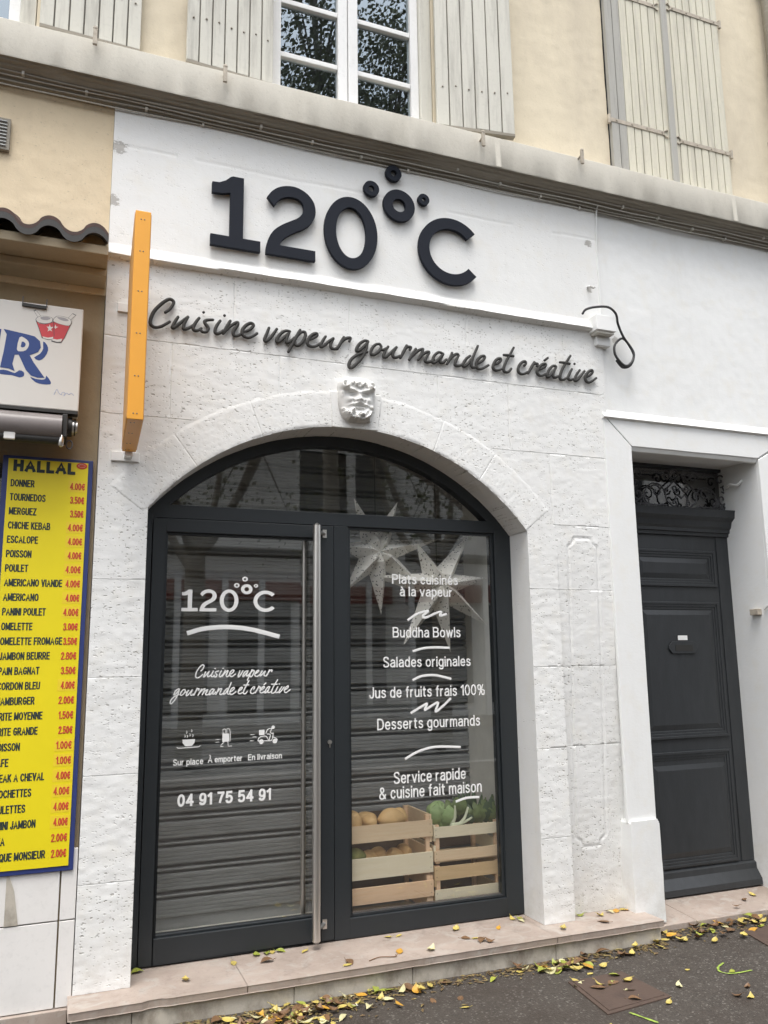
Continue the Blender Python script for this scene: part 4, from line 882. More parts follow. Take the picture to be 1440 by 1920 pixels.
# ================================================================ stone mask above the arch
def mascaron():
    t = thing('stone_head_mask', 'white carved head of a bearded man on the keystone of the arch', 'mask', (1.413, -.02, 1.25))
    n = 150; u, v = np.meshgrid(np.linspace(-1, 1, n), np.linspace(-1.12, 1.12, n))
    g = lambda cx, cz, a, b, h, rot=0.: h*np.exp(-(((u-cx)*math.cos(rot)+(v-cz)*math.sin(rot))/a)**2-((-(u-cx)*math.sin(rot)+(v-cz)*math.cos(rot))/b)**2)
    wdt = np.where(v > 0, .92, .92-.20*np.clip(-v, 0, 1.1)**1.5)
    rr = np.clip(1-np.abs(u/wdt)**2.6-np.abs(v/1.1)**6*.9, 0, 1)
    h = .050*np.sqrt(rr)
    h = h+g(0, .1, .13, .34, .016)+g(0, -.10, .16, .10, .018)+g(.13, -.13, .08, .07, .008)+g(-.13, -.13, .08, .07, .008)      # nose
    h = h+g(-.34, .36, .26, .075, .015, -.3)+g(.34, .36, .26, .075, .015, .3)+g(0, .40, .10, .10, -.006)                       # frowning brows
    h = h-g(-.34, .17, .20, .12, .024)-g(.34, .17, .20, .12, .024)                                                             # eye sockets
    h = h+g(-.33, .17, .13, .055, .018, .12)+g(.33, .17, .13, .055, .018, -.12)-g(-.33, .155, .13, .014, .004)-g(.33, .155, .13, .014, .004)
    h = h+g(-.46, -.10, .17, .16, .012)+g(.46, -.10, .17, .16, .012)                                                           # cheeks
    h = h-g(-.27, -.22, .05, .16, .008, .5)-g(.27, -.22, .05, .16, .008, -.5)
    h = h+g(-.22, -.30, .24, .06, .013, .25)+g(.22, -.30, .24, .06, .013, -.25)-g(0, -.41, .22, .035, .012)+g(0, -.48, .18, .05, .010)-g(0, -.56, .2, .05, .006)
    for i in range(11):                                                                                                        # beard curls
        a = PI*(1.08+.84*i/10); cx, cz = .60*math.cos(a), -.58+.46*math.sin(a)
        h = h+g(cx, cz, .085, .085, .024)-g(cx+.02, cz, .03, .03, .022)
        cx, cz = .42*math.cos(a), -.56+.26*math.sin(a)
        if i % 2: h = h+g(cx, cz, .09, .09, .016)-g(cx, cz+.01, .03, .035, .012)
    rb = random.Random(4)
    for _ in range(36):
        cx, cz = rb.uniform(-.82, .82), rb.uniform(-1.05, -.28)
        if (cx/.36)**2+((cz+.40)/.22)**2 < 1 or abs(cx) > .86+.25*(cz+.3) or (cz > -.45 and abs(cx) < .55): continue
        h = h+g(cx, cz, .075, .075, .013)-g(cx+.015, cz, .025, .025, .010)
    for i in range(9):                                                                                                         # hair
        cx = -.36+.09*i; h = h+g(cx, .70+.05*math.sin(i*2.1), .05, .07, .016)-g(cx+.02, .72, .02, .03, .016)
    for i in range(7):
        cx = -.18+.06*i; h = h+g(cx, .58-.10*math.cos((i-3)*.5)+.06, .035, .04, .012)-g(cx, .56, .016, .02, .012)
    for s_ in (-1, 1):                                                                                                         # curled horns over the temples
        for k in range(14):
            a = PI/2-s_*0+k*.38; r = .20-.009*k; h = h+g(s_*(.66-r*math.cos(a)*1.0), .60+r*math.sin(a)*1.1, .085, .085, .0115)
        h = h-g(s_*.66, .58, .06, .06, .03)
        h = h+g(s_*.80, .18, .07, .15, .012)-g(s_*.80, .16, .03, .08, .008)                                                    # ears
    msk = ((u/.97)**4+(v/1.06)**8) < 1.0
    edge = (rr <= 0.001) & (h < .012)
    X = 1.413+.112*u; Z = 1.347+.113*v; Y = -.018-h
    idx = np.arange(n*n).reshape(n, n); F = np.stack([idx[:-1, :-1], idx[:-1, 1:], idx[1:, 1:], idx[1:, :-1]], -1).reshape(-1, 4)
    bad = (edge | ~msk).ravel(); F = F[~bad[F].all(1)]
    Y = np.where(edge | ~msk, .0, Y)
    me = bpy.data.meshes.new('head'); me.from_pydata(np.stack([X, Y, Z], -1).reshape(-1, 3).tolist(), [], F.tolist()); me.update()
    bm = bmesh.new(); bm.from_mesh(me); bmesh.ops.delete(bm, geom=[q for q in bm.verts if not q.link_faces], context='VERTS'); bm.to_mesh(me); bm.free()
    me.shade_smooth(); me.materials.append(M['plaster']); link(me, 'head', t)
M['plaster'] = simple('white_cast_plaster', (.68, .675, .65), .6, 0, .04, 20, .08, 80)
mascaron()

# ================================================================ cables and boxes on the wall
def wavy(x0, x1, z, y, amp, seed, n=70):
    xs = np.linspace(x0, x1, n); w = fbm(xs, xs*0, 1.6, 3, seed)*amp
    return [(float(x), y+.003*math.sin(x*5+seed), z+float(q)) for x, q in zip(xs, w)]
M['cable_white'] = simple('painted_cable', (.50, .48, .43), .6, 0, .2, 30)
M['cable_grey'] = simple('grey_cable', (.32, .295, .255), .6)
for i, (z, y, c, lab) in enumerate(((2.806, -.056, 'cable_grey', 'grey cable running closest under the cornice moulding'), (2.790, -.040, 'cable_white', 'pale painted cable running just below the grey cable under the cornice'),
                               (2.775, -.026, 'cable_grey', 'lower dark cable clipped along the top of the white wall'), (2.764, -.012, 'cable_white', 'lowest pale cable sagging along the top of the white wall'))):
    mb = MB().tube(wavy(-2.1, 7.1, z, y, .012, 90+i, 160), .0037, 6)
    o = thing('wall_cable', lab, 'cable', (2.5, y, z), 'cables under the cornice'); mb.build('cable_run', M[c], o, smooth=80)
    for k in range(5):
        x = -.3+1.17*k+.29*i; zz = float(z+fbm(np.array([x]), np.array([0.]), 1.6, 3, 90+i)[0]*.012)
        MB().box(x-.006, x+.006, y-.008, .01, zz-.008, zz+.009).build('cable_clip', M['cable_white'], o)
o = thing('drop_cable', 'thin white painted cable dropping from the cornice beside the junction box', 'cable', (3.03, 0, 2.0))
MB().tube(catmull([(3.04, -.03, 2.80), (3.035, -.012, 2.74), (3.028, -.004, 2.5), (3.032, -.004, 2.25), (3.026, -.004, 2.05)], 8), .005, 6).build('cable_run', M['render'], o, smooth=80)
o = thing('junction_box', 'white junction box at the right end of the ledge under the lettering', 'junction box', (3.03, -.03, 1.95))
MB().box(2.935, 3.075, -.085, 0, 1.935, 2.032).build('box_lid', M['vinyl'], o, bevel=.004); MB().box(2.945, 3.065, -.075, 0, 1.918, 1.936).build('box_base', M['cable_white'], o, bevel=.003)
MB().box(2.97, 3.07, -.03, .02, 1.86, 1.918).build('conduit_stub', M['render'], o, bevel=.004)
o = thing('black_cable_loop', 'loose black cable looped below the junction box', 'cable', (3.16, -.03, 1.75))
M['cable_black'] = simple('black_rubber_cable', (.03, .03, .03), .5)
pts = catmull([(2.86, -.05, 2.035), (2.88, -.06, 2.062), (2.94, -.07, 2.082), (3.02, -.09, 2.085), (3.075, -.09, 2.05), (3.11, -.06, 2.0), (3.15, -.05, 1.93), (3.195, -.045, 1.88), (3.225, -.045, 1.82), (3.20, -.045, 1.765), (3.155, -.04, 1.745), (3.10, -.04, 1.79), (3.085, -.04, 1.84), (3.11, -.03, 1.89), (3.16, -.03, 1.925), (3.20, -.035, 1.89), (3.235, -.035, 1.83), (3.21, -.03, 1.76), (3.15, -.03, 1.735), (3.105, -.03, 1.775)], 6)
MB().tube(pts, .0075, 8).build('cable_run', M['cable_black'], o, smooth=80)
o = thing('wall_hook', 'small painted iron hook in the wall right of the letter C', 'hook', (2.958, -.01, 2.23))
MB().tube(catmull([(2.945, .0, 2.245), (2.945, -.03, 2.235), (2.955, -.04, 2.222), (2.972, -.035, 2.232)], 5), .006, 6).build('hook', M['stone'], o, smooth=80)
o = thing('cable_clamp', 'small grey metal clamp on the right reveal of the entrance door', 'clamp', (4.19, .12, .26))
MB().box(4.165, 4.2, .08, .15, .235, .275).build('clamp_body', M['rust'], o, bevel=.004); MB().tube(catmull([(4.19, .05, .27), (4.19, .0, .30), (4.22, -.015, .31)], 5), .006, 6).build('clamp_arm', M['render'], o)
o = thing('door_hook', 'painted hook at the top of the right door reveal beside the iron grille', 'hook', (4.18, .2, 1.12))
MB().tube(catmull([(4.2, .15, 1.13), (4.17, .17, 1.10), (4.16, .22, 1.115), (4.18, .27, 1.10)], 5), .009, 8).build('hook', M['render'], o, smooth=80)
o = thing('wall_vent', 'small grey ventilation grille on the beige wall above the tiled canopy', 'vent', (-.42, .0, 2.42))
MB().box(-.52, -.342, -.004, .02, 2.418, 2.585).build('vent_frame', M['grime'], o, bevel=.003)
for k in range(8): MB().hexa([(-.505, -.004, 2.432+k*.018), (-.357, -.004, 2.432+k*.018), (-.357, -.012, 2.437+k*.018), (-.505, -.012, 2.437+k*.018), (-.505, -.004, 2.437+k*.018), (-.357, -.004, 2.437+k*.018), (-.357, -.010, 2.443+k*.018), (-.505, -.010, 2.443+k*.018)]).build('vent_louvre', M['galv'], o)

o = thing('drainpipe', 'dark grey drainpipe on the upper wall at the right edge', 'drainpipe', (4.66, -.06, 3.1))
MB().tube([(4.66, -.055, 3.03), (4.66, -.055, 6.7)], .05, 16).build('pipe', M['grime'], o, smooth=60)
for z in (3.6, 4.9): MB().box(4.60, 4.72, -.11, .03, z, z+.035).build('pipe_bracket', M['iron'], o, bevel=.003)
# ================================================================ orange projecting sign
o = thing('projecting_sign', 'tall narrow orange projecting sign seen edge on at the left of the slogan', 'sign', (.244, -.3, .965))
MB().hexa([(.212, -.62, .965), (.276, -.62, .965), (.294, -.06, .965), (.232, -.06, .965), (.212, -.62, 1.885), (.276, -.62, 1.885), (.294, -.06, 1.885), (.232, -.06, 1.885)]).build('sign_case', M['orange'], o, bevel=.003)
MB().hexa([(.2095, -.612, .973), (.2115, -.612, .973), (.2312, -.068, .973), (.2292, -.068, .973), (.2095, -.612, 1.877), (.2115, -.612, 1.877), (.2312, -.068, 1.877), (.2292, -.068, 1.877)]).build('printed_face', M['orange_side'], o)
MB().hexa([(.2765, -.612, .973), (.2785, -.612, .973), (.2966, -.068, .973), (.2946, -.068, .973), (.2765, -.612, 1.877), (.2785, -.612, 1.877), (.2966, -.068, 1.877), (.2946, -.068, 1.877)]).build('printed_face', M['orange_side'], o)
for z in (1.845, 1.70, 1.52, 1.335, 1.15, .99):
    for x in (.236, .250): MB().ball((x, -.6205, z), (.003, .0015, .003), 8, 6).build('screw', M['iron'], o)
for y in (-.57, -.4, -.22, -.1):
    for x in (.249+.032*y, .263+.032*y): MB().ball((x, y, .9645), (.003, .003, .0015), 8, 6).build('screw', M['iron'], o)
for z in (.955, 1.70):
    MB().box(.185, .315, -.013, .0, z-.025, z+.02).build('wall_bracket', M['vinyl'], o, bevel=.002); MB().box(.245, .28, -.0605, -.012, z-.012, z+.014).build('bracket_arm', M['vinyl'], o)

# ================================================================ snack bar on the left
o = thing('tiled_canopy', 'small clay tiled canopy with brown soffit over the snack bar', 'canopy', (-.9, -.15, 1.8))
for nm, ph, dz, mt in (('roof_tile_row', .062, 0, 'clay'), ('mortar_bed', .062, -.0185, 'black')):
    xs = np.linspace(-2.2, .118, 260); vs = []; fs = []
    for y, zb in ((-.315, 1.925), (.02, 2.085)):
        for off in (0, -.018 if mt == 'clay' else -.03):
            for x in xs: 
                c = math.cos(2*PI*(x-ph)/.19); c = math.copysign(abs(c)**.7, c)
                vs.append((x, y, zb+dz+off+.030*c))
    n = len(xs)
    for i in range(n-1): fs += [(i, i+1, 2*n+i+1, 2*n+i), (n+i+1, n+i, 3*n+i, 3*n+i+1), (i+1, i, n+i, n+i+1)]
    fs.append((n-1, 3*n-1, 4*n-1, 2*n-1))
    MB().add(vs, fs).build(nm, M[mt], o, smooth=40)
MB().box(-2.2, .122, -.275, .02, 1.828, 1.872).build('soffit_board', M['soffit'], o, bevel=.004)
MB().box(-2.2, .123, -.13, .02, 1.79, 1.827).build('soffit_moulding', M['soffit'], o, bevel=.006)

o = thing('snack_bar_sign', 'white illuminated-style sign box with a blue letter R and two red paper cups', 'sign', (-.6, -.09, 1.11))
MB().box(-1.9, .031, -.149, -.02, 1.112, 1.603).build('sign_case', M['lightbox'], o, bevel=.005)
MB().box(-1.9, .029, -.152, -.10, 1.098, 1.1115).build('bottom_rail', M['black'], o)
MB().prism([(-.231, 1.594), (-.126, 1.591), (-.129, 1.577), (-.23, 1.58)], -.16, -.149).build('top_clip', M['black'], o)
for x in (-.228, -.128): MB().tube([(x, -.155, 1.59), (x, -.155, 1.625)], .0025, 6).build('clip_wire', M['iron'], o)
R1 = [(-0.299, 1.462), (-0.281, 1.46), (-0.204, 1.45), (-0.17, 1.444), (-0.147, 1.424), (-0.142, 1.395), (-0.152, 1.372), (-0.186, 1.353), (-0.167, 1.32), (-0.119, 1.255), (-0.149, 1.252), (-0.175, 1.259), (-0.198, 1.283), (-0.231, 1.35), (-0.247, 1.348), (-0.254, 1.305), (-0.243, 1.272), (-0.267, 1.281), (-0.303, 1.283), (-0.293, 1.354), (-0.285, 1.439)]
RH = [(-0.232, 1.431), (-0.214, 1.432), (-0.195, 1.417), (-0.192, 1.397), (-0.203, 1.374), (-0.225, 1.366), (-0.24, 1.374)]
def flat(pts, y, nm, mt, sub=3, parent=None, close=True):
    p = [tuple(q) for q in catmull(pts, sub, True)] if sub > 1 else pts
    return MB().prism(p, y, -.149).build(nm, M[mt], parent)
def scaled(pts, k, dx=0, dz=0):
    cx = sum(p[0] for p in pts)/len(pts); cz = sum(p[1] for p in pts)/len(pts); return [(cx+(x-cx)*k+dx, cz+(z-cz)*k+dz) for x, z in pts]
for pts in ([(-0.134, 1.425), (-0.117, 1.411), (-0.111, 1.386), (-0.124, 1.351), (-0.146, 1.333), (-0.167, 1.345), (-0.144, 1.365), (-0.132, 1.392)], [(-0.178, 1.252), (-0.156, 1.246), (-0.13, 1.245), (-0.115, 1.251), (-0.112, 1.266), (-0.093, 1.241), (-0.094, 1.227), (-0.125, 1.224), (-0.155, 1.23)],
            [(-0.302, 1.271), (-0.273, 1.272), (-0.242, 1.263), (-0.225, 1.278), (-0.206, 1.272), (-0.204, 1.255), (-0.221, 1.245), (-0.254, 1.252), (-0.301, 1.252)]):
    flat(pts, -.1496, 'letter_shadow', 'sign_blue', 2, o)
flat(R1, -.1502, 'sign_letter', 'sign_blue', 1, o); flat(RH, -.1506, 'letter_counter', 'lightbox', 2, o); flat(scaled(RH, .42), -.151, 'letter_counter', 'sign_blue', 1, o)
flat([(-.40, 1.28), (-.40, 1.47), (-.308, 1.46), (-.312, 1.40), (-.35, 1.41), (-.35, 1.38), (-.325, 1.37), (-.325, 1.345), (-.35, 1.345), (-.35, 1.31), (-.31, 1.30), (-.308, 1.275)], -.1502, 'sign_letter', 'sign_blue', 1, o)
cups = {'cupA': [(-0.167, 1.518), (-0.155, 1.507), (-0.133, 1.506), (-0.105, 1.517), (-0.096, 1.522), (-0.089, 1.465), (-0.092, 1.446), (-0.114, 1.439), (-0.139, 1.444), (-0.154, 1.486)], 'cupB': [(-0.095, 1.529), (-0.066, 1.516), (-0.031, 1.512), (-0.022, 1.524), (-0.034, 1.49), (-0.047, 1.454), (-0.058, 1.433), (-0.076, 1.431), (-0.097, 1.434), (-0.088, 1.457)],
 'rimA': [(-0.168, 1.529), (-0.154, 1.542), (-0.128, 1.546), (-0.109, 1.544), (-0.101, 1.536), (-0.104, 1.521), (-0.129, 1.511), (-0.158, 1.513), (-0.167, 1.521)], 'rimB': [(-0.097, 1.531), (-0.083, 1.552), (-0.052, 1.554), (-0.025, 1.545), (-0.021, 1.528), (-0.03, 1.514), (-0.062, 1.516), (-0.089, 1.523)],
 'capA': [(-0.151, 1.538), (-0.124, 1.545), (-0.108, 1.538), (-0.123, 1.528), (-0.145, 1.528)], 'capB': [(-0.082, 1.548), (-0.052, 1.55), (-0.031, 1.54), (-0.044, 1.534), (-0.067, 1.537)], 'botA': [(-0.138, 1.448), (-0.115, 1.445), (-0.093, 1.452), (-0.09, 1.443), (-0.112, 1.437), (-0.135, 1.44)], 'botB': [(-0.096, 1.443), (-0.077, 1.441), (-0.055, 1.448), (-0.058, 1.434), (-0.076, 1.43), (-0.097, 1.434)],
 'stA': [(-0.111, 1.509), (-0.106, 1.497), (-0.095, 1.499), (-0.104, 1.487), (-0.099, 1.477), (-0.109, 1.482), (-0.118, 1.474), (-0.115, 1.487), (-0.123, 1.497), (-0.113, 1.498)], 'stB': [(-0.086, 1.513), (-0.084, 1.502), (-0.074, 1.502), (-0.083, 1.496), (-0.085, 1.491), (-0.09, 1.497)],
 'strA': [(-0.179, 1.563), (-0.172, 1.569), (-0.146, 1.539), (-0.157, 1.531)], 'strB': [(-0.017, 1.574), (-0.004, 1.568), (-0.029, 1.538), (-0.042, 1.54)]}
for s_, dy in (('A', 0), ('B', .0006)):
    body = cups['cup'+s_]
    flat(scaled(cups['str'+s_], 1.18), -.1494-dy, 'straw_outline', 'sign_black', 1, o); flat(cups['str'+s_], -.1497-dy, 'painted_straw', 'lightbox', 1, o)
    cb = flat(scaled(body, 1.09), -.1500-dy, 'painted_cup', 'sign_black', 1, o); flat(body, -.1503-dy, 'cup_body', 'sign_red', 1, cb)
    flat(cups['bot'+s_], -.1505-dy, 'cup_base', 'lightbox', 1, cb); flat(scaled(cups['rim'+s_], 1.06), -.1506-dy, 'cup_rim_line', 'sign_black', 2, cb); flat(cups['rim'+s_], -.1508-dy, 'cup_rim', 'lightbox', 2, cb)
    flat(scaled(cups['cap'+s_], 1.0), -.151-dy, 'cup_opening', 'sign_grey', 2, cb); flat(cups['st'+s_], -.1512-dy, 'cup_star', 'lightbox', 1, cb)
v = MB(); v.ribbon(catmull([(-0.076, 1.18), (-0.065, 1.207), (-0.056, 1.191), (-0.045, 1.184), (-0.042, 1.194), (-0.03, 1.194), (-0.035, 1.178), (-0.023, 1.194), (-0.013, 1.187), (-0.004, 1.196), (0.008, 1.185)], 4), -.1495, .003)
M['faint_blue'] = simple('faint_blue_pen', (.40, .43, .55), .5); v.build('painter_signature', M['faint_blue'], o)

o = thing('rolled_awning', 'dark rolled awning cassette under the snack bar sign', 'awning', (-.6, -.12, .95))
pr = [(-.06+.065*math.cos(a)-.07, 1.03+.062*math.sin(a)) for a in np.linspace(0, 2*PI, 28)[:-1]]
MB().profx(pr, -1.9, -.035).build('awning_cover', M['awning'], o, smooth=40)
pr = [(-.15+.022*math.cos(a), .972+.020*math.sin(a)) for a in np.linspace(0, 2*PI, 16)[:-1]]
MB().profx(pr, -1.9, -.04).build('front_bar', M['black'], o, smooth=40)
MB().box(-.268, -.222, -.176, -.14, .955, .998).build('bar_clip', M['vinyl'], o, bevel=.004)
MB().box(-.034, -.012, -.17, -.02, .985, 1.09).build('end_plate', M['black'], o, bevel=.003)
for x0, x1, mt, r in ((-.012, .008, 'black', .045), (.008, .016, 'steel', .035), (.016, .022, 'black', .04), (.022, .030, 'steel', .03)):
    pr = [(-.10+r*math.cos(a), 1.05+r*math.sin(a)) for a in np.linspace(0, 2*PI, 16)[:-1]]; MB().profx(pr, x0, x1).build('gear_disc', M[mt], o, smooth=40)
MB().tube([(-.035+.0, -.16, .99), (-.035, -.165, .945)], .012, 8).build('bar_end_cap', M['steel'], o, smooth=50)
MB().tube([(.0+.013*math.cos(a), -.11, .965+.020*math.sin(a)) for a in np.linspace(0, 2*PI, 20)[:-1]], .004, 6, True).build('crank_eye', M['iron'], o, smooth=80)

mn = thing('menu_board', 'yellow snack bar price board with blue frame headed HALLAL', 'menu board', (-.08, 0, -.88))
MB().box(-.275, .109, -.004, .03, -.886, .922).build('board_frame', M['blue'], mn, bevel=.003)
MB().box(-.252, .088, -.008, -.004, -.864, .907).build('board_panel', M['yellow'], mn)
def natw(s, gap=.22, sp=.32): return sum((sp if c == ' ' else FONT[c][0]+gap) for c in s)-gap
def slant_text(*a, **k): return text(MB(), *a, **k)
slant_text('HALLAL', -.230, .034, .848, .056, .0150, -.009, gap=.42).build('heading', M['ink'], mn)
sl = MB().ring(.060, .892, .024, 0, -.0095, -.008, n=28, rz1=.0145, rz0=0).build('red_seal', M['red_ink'], mn)
MB().ring(.060, .892, .015, .0138, -.0099, -.0095, n=24, rz1=.0075, rz0=.0065).build('seal_ring', M['lightbox'], sl)
ROWS = ['DONNER', 'TOURNEDOS', 'MERGUEZ', 'CHICHE KEBAB', 'ESCALOPE', 'POISSON', 'POULET', 'AMERICANO VIANDE', 'AMERICANO', 'PANINI POULET', 'OMELETTE', 'OMELETTE FROMAGE', 'JAMBON BEURRE', 'PAIN BAGNAT', 'CORDON BLEU', 'HAMBURGER', 'FRITE MOYENNE', 'FRITE GRANDE', 'BOISSON', 'CAFE', 'STEAK A CHEVAL', 'BROCHETTES', 'BOULETTES', 'PANINI JAMBON', 'PIZZA', 'CROQUE MONSIEUR']
PR = '4.00 3.50 3.50 4.00 4.00 4.00 4.00 4.00 4.00 4.00 3.00 3.50 2.80 3.50 4.00 2.00 1.50 2.50 1.00 1.00 4.00 4.00 4.00 4.00 2.00 2.00'.split()
for i, (a, b) in enumerate(zip(ROWS, PR)):
    z = .794-.01615-i*.06416
    slant_text(a, -.237, -.237+natw(a)*.0203+.004, z, .0335, .0056, -.0085, gap=.36, sp=.46).build('menu_line', M['ink'], mn)
    if b == '4.00' or b == '1.00': MB().box(.006, .085, -.0085, -.008, z-.010, z+.042).build('price_sticker', M['yellow2'], mn)
    slant_text(b+'€', .013+.003*(i % 3), .078, z-.001, .033, .0052, -.009, gap=.33).build('price', M['red_ink'], mn)

# ================================================================ things in the shop window
def crate(name, lab, x0, x1, y0, y1, z0, z1, slats, endtop, grp='wooden crates in the shop window'):
    o = thing(name, lab, 'crate', ((x0+x1)/2, (y0+y1)/2, z0), grp)
    t = .008
    for (a, b, mt) in slats:
        s = MB(); j = lambda: random.uniform(-.002, .002)
        s.hexa([(x0, y0, a+j()), (x1, y0, a+j()), (x1, y0+t, a), (x0, y0+t, a), (x0, y0, b+j()), (x1, y0, b+j()), (x1, y0+t, b), (x0, y0+t, b)])
        s.build('front_slat', M[mt], o, bevel=.0012)
        pass
        for x in (x0+.012, x1-.014): 
            for zz in (a+(b-a)*.25, a+(b-a)*.75): MB().ball((x, y0-.0005, zz), (.0022, .001, .0022), 6, 4).build('nail', M['nail'], o)
    for x in (x0+.001, x1-.013):
        for i in range(2):
            za, zb = z0+.02+i*(z1-z0)*.5, z0+.02+i*(z1-z0)*.5+(z1-z0)*.38
            if i: zb = endtop
            MB().box(x, x+.012, y0+t+.001, y1-t-.001, za, zb).build('end_board', M[slats[0][2]], o, bevel=.001)
        xi = x+.013 if x < (x0+x1)/2 else x-.023
        for y in (y0+t+.002, y1-t-.024):
            MB().box(xi, xi+.022, y, y+.022, z0, endtop).build('corner_post', M['crate_d'], o, bevel=.0015)
    MB().box(x0+.016, x1-.016, y1-t, y1, z0+.012, endtop-.02).build('back_board', M['crate_shade'], o)  # solid back, the crate's inner shade painted into its colour
    n = 5
    for k in range(n):
        y = y0+t+.03+(y1-y0-2*t-.09)*k/(n-1); MB().box(x0+.016, x1-.016, y-.022, y+.022, z0+.004, z0+.010).build('bottom_slat', M[slats[-1][2]], o)
    return o
crate('wooden_crate', 'lower left slatted crate of peach coloured wood standing on the window floor', 1.36, 1.938, .28, .62, -1.368, -1.15, [(-1.262, -1.178, 'crate_d'), (-1.352, -1.312, 'crate_b')], -1.155)
crate('wooden_crate', 'upper left slatted crate with a knotty board, full of tan squashes', 1.36, 1.938, .28, .62, -1.145, -.87, [(-.957, -.872, 'crate_a'), (-1.141, -1.034, 'crate_b')], -.845)
crate('wooden_crate', 'lower right slatted crate with one brown nailed board and one cream board', 1.946, 2.358, .28, .60, -1.368, -1.11, [(-1.186, -1.118, 'crate_c'), (-1.306, -1.234, 'crate_b')], -1.115)
crate('wooden_crate', 'upper right slatted crate holding cabbage and leafy greens', 1.946, 2.358, .28, .60, -1.104, -.91, [(-.970, -.914, 'crate_b'), (-1.092, -1.036, 'crate_a')], -.905)
def lump(name, lab, cat, c, r, mt, grp, seed, fn=None, nm=None):
    rn = random.Random(seed); ph = [rn.uniform(0, 6) for _ in range(4)]
    f = fn or (lambda d: 1+.05*math.sin(3*d.x+ph[0])+.05*math.sin(4*d.y+ph[1])+.04*math.sin(5*d.z+ph[2]))
    o = MB().ball(c, r, 24, 16, f).build(name, M[mt], None, smooth=180); tag(o, lab, cat, grp); return o
G = 'squashes in the upper left crate'
lump('squash', 'large round tan squash at the left end of the upper left crate', 'squash', (1.505, .36, -.865), (.055, .055, .058), 'squash', G, 1)
lump('squash', 'small tan squash in the middle of the upper left crate', 'squash', (1.602, .35, -.872), (.038, .045, .045), 'squash', G, 2)
lump('squash', 'yellowish oval squash lying right of the middle of the upper left crate', 'squash', (1.728, .37, -.862), (.078, .055, .050), 'squash', G, 3)
lump('squash', 'tan squash peeping out behind the oval squash', 'squash', (1.80, .42, -.870), (.05, .05, .045), 'squash', G, 4)
lump('squash', 'tan squash far back in the upper left crate', 'squash', (1.63, .48, -.885), (.06, .055, .05), 'squash', G, 5)
for k in range(6): lump('squash', 'tan squash lying half hidden at the bottom of the upper left crate', 'squash', (1.46+.078*k, .42+.05*(k % 2), -1.075), (.045, .06, .05), 'squash', 'squashes at the bottom of the upper left crate', 20+k)
lump('gourd', 'mottled green gourd seen through the gap of the upper left crate', 'gourd', (1.515, .335, -1.035), (.055, .04, .045), 'gourd', None, 9)
def crinkle(d): return 1+.06*math.sin(9*math.atan2(d.y, d.x)+4*d.z)+.05*math.sin(6*d.z+2*d.x)
o = thing('cabbage', 'round pale green cabbage at the left of the upper right crate', 'cabbage', (2.015, .38, -.93))
MB().ball((2.015, .38, -.868), (.062, .06, .072), 30, 20, crinkle).build('head', M['cabbage'], o, smooth=180)
def leafblade(mb, base, tip, w, bend=(0, -.03, 0), n=10, cup=.25, ruff=.0):
    b, t = Vector(base), Vector(tip); d = t-b; s = d.cross(Vector((0, 1, 0)));
    if s.length < 1e-6: s = Vector((1, 0, 0))
    s.normalize(); nn = s.cross(d).normalized(); vs = []; fs = []
    for i in range(n+1):
        u = i/n; ww = w*math.sin(PI*min(1, .12+.88*u))**.8*(1 if u < 1 else 0)+.002; c = b+d*u+Vector(bend)*math.sin(PI*u)
        rf = ruff*math.sin(u*22+base[0]*50)
        vs += [c-s*ww+nn*(cup*ww+rf), c, c+s*ww+nn*(cup*ww-rf)]
    for i in range(n): fs += [(3*i, 3*i+1, 3*i+4, 3*i+3), (3*i+1, 3*i+2, 3*i+5, 3*i+4)]
    mb.add([tuple(q) for q in vs], fs); return mb
for k, (a, b, w) in enumerate((((1.985, .33, -.92), (1.965, .30, -.80), .045), ((2.05, .325, -.925), (2.055, .31, -.81), .045))): leafblade(MB(), a, b, w, cup=.5, ruff=.006).build('outer_leaf', M['cabbage'], o, smooth=180)
o = thing('bok_choy', 'leafy green with white stalks right of the cabbage', 'vegetable', (2.11, .33, -.93))
for k, (a, b) in enumerate((((2.07, .31, -.91), (2.085, .30, -.815)), ((2.10, .305, -.925), (2.17, .31, -.83)), ((2.06, .30, -.915), (2.19, .305, -.885)))): MB().tube(catmull([a, ((a[0]+b[0])/2+.006, .30, (a[2]+b[2])/2-.006), b], 5), .010, 8, taper=lambda t: 1.25-.7*t).build('stalk', M['stalk'], o, smooth=180)
for k, (a, b, w) in enumerate((((2.09, .33, -.86), (2.12, .34, -.775), .034), ((2.12, .34, -.87), (2.165, .35, -.78), .032), ((2.07, .35, -.86), (2.07, .37, -.79), .03))): leafblade(MB(), a, b, w, cup=.3, ruff=.005).build('leaf', M['leaf_mid'], o, smooth=180)
o = thing('leek_bunch', 'bunch of dark green leek leaves sticking up at the back of the upper right crate', 'leeks', (2.22, .45, -.95))
for k in range(9):
    a = (2.17+.014*k, .43+.01*(k % 3), -.93); b = (2.15+.024*k+random.uniform(-.01, .01), .44+random.uniform(-.03, .03), -.80+.075*math.sin(k*.42)+random.uniform(-.01, .02))
    leafblade(MB(), a, b, .015, cup=.6).build('leaf', M['leaf_dark'], o, smooth=180)
o = thing('celery_leaves', 'bushy mid green celery leaves at the right end of the upper right crate', 'vegetable', (2.30, .36, -.93))
for k in range(20):
    a = (2.21+.006*k, .33+.02*(k % 4), -.92); an = R(20+130*(k/20)); l = random.uniform(.08, .15)
    b = (min(2.352, a[0]-math.cos(an)*l*.8+.06), a[1]+random.uniform(-.02, .03), a[2]+math.sin(an)*l+.01)
    leafblade(MB(), a, b, random.uniform(.016, .026), cup=.2, ruff=.006).build('leaf', M['leaf_mid' if k % 3 else 'leaf_dark'], o, smooth=180)

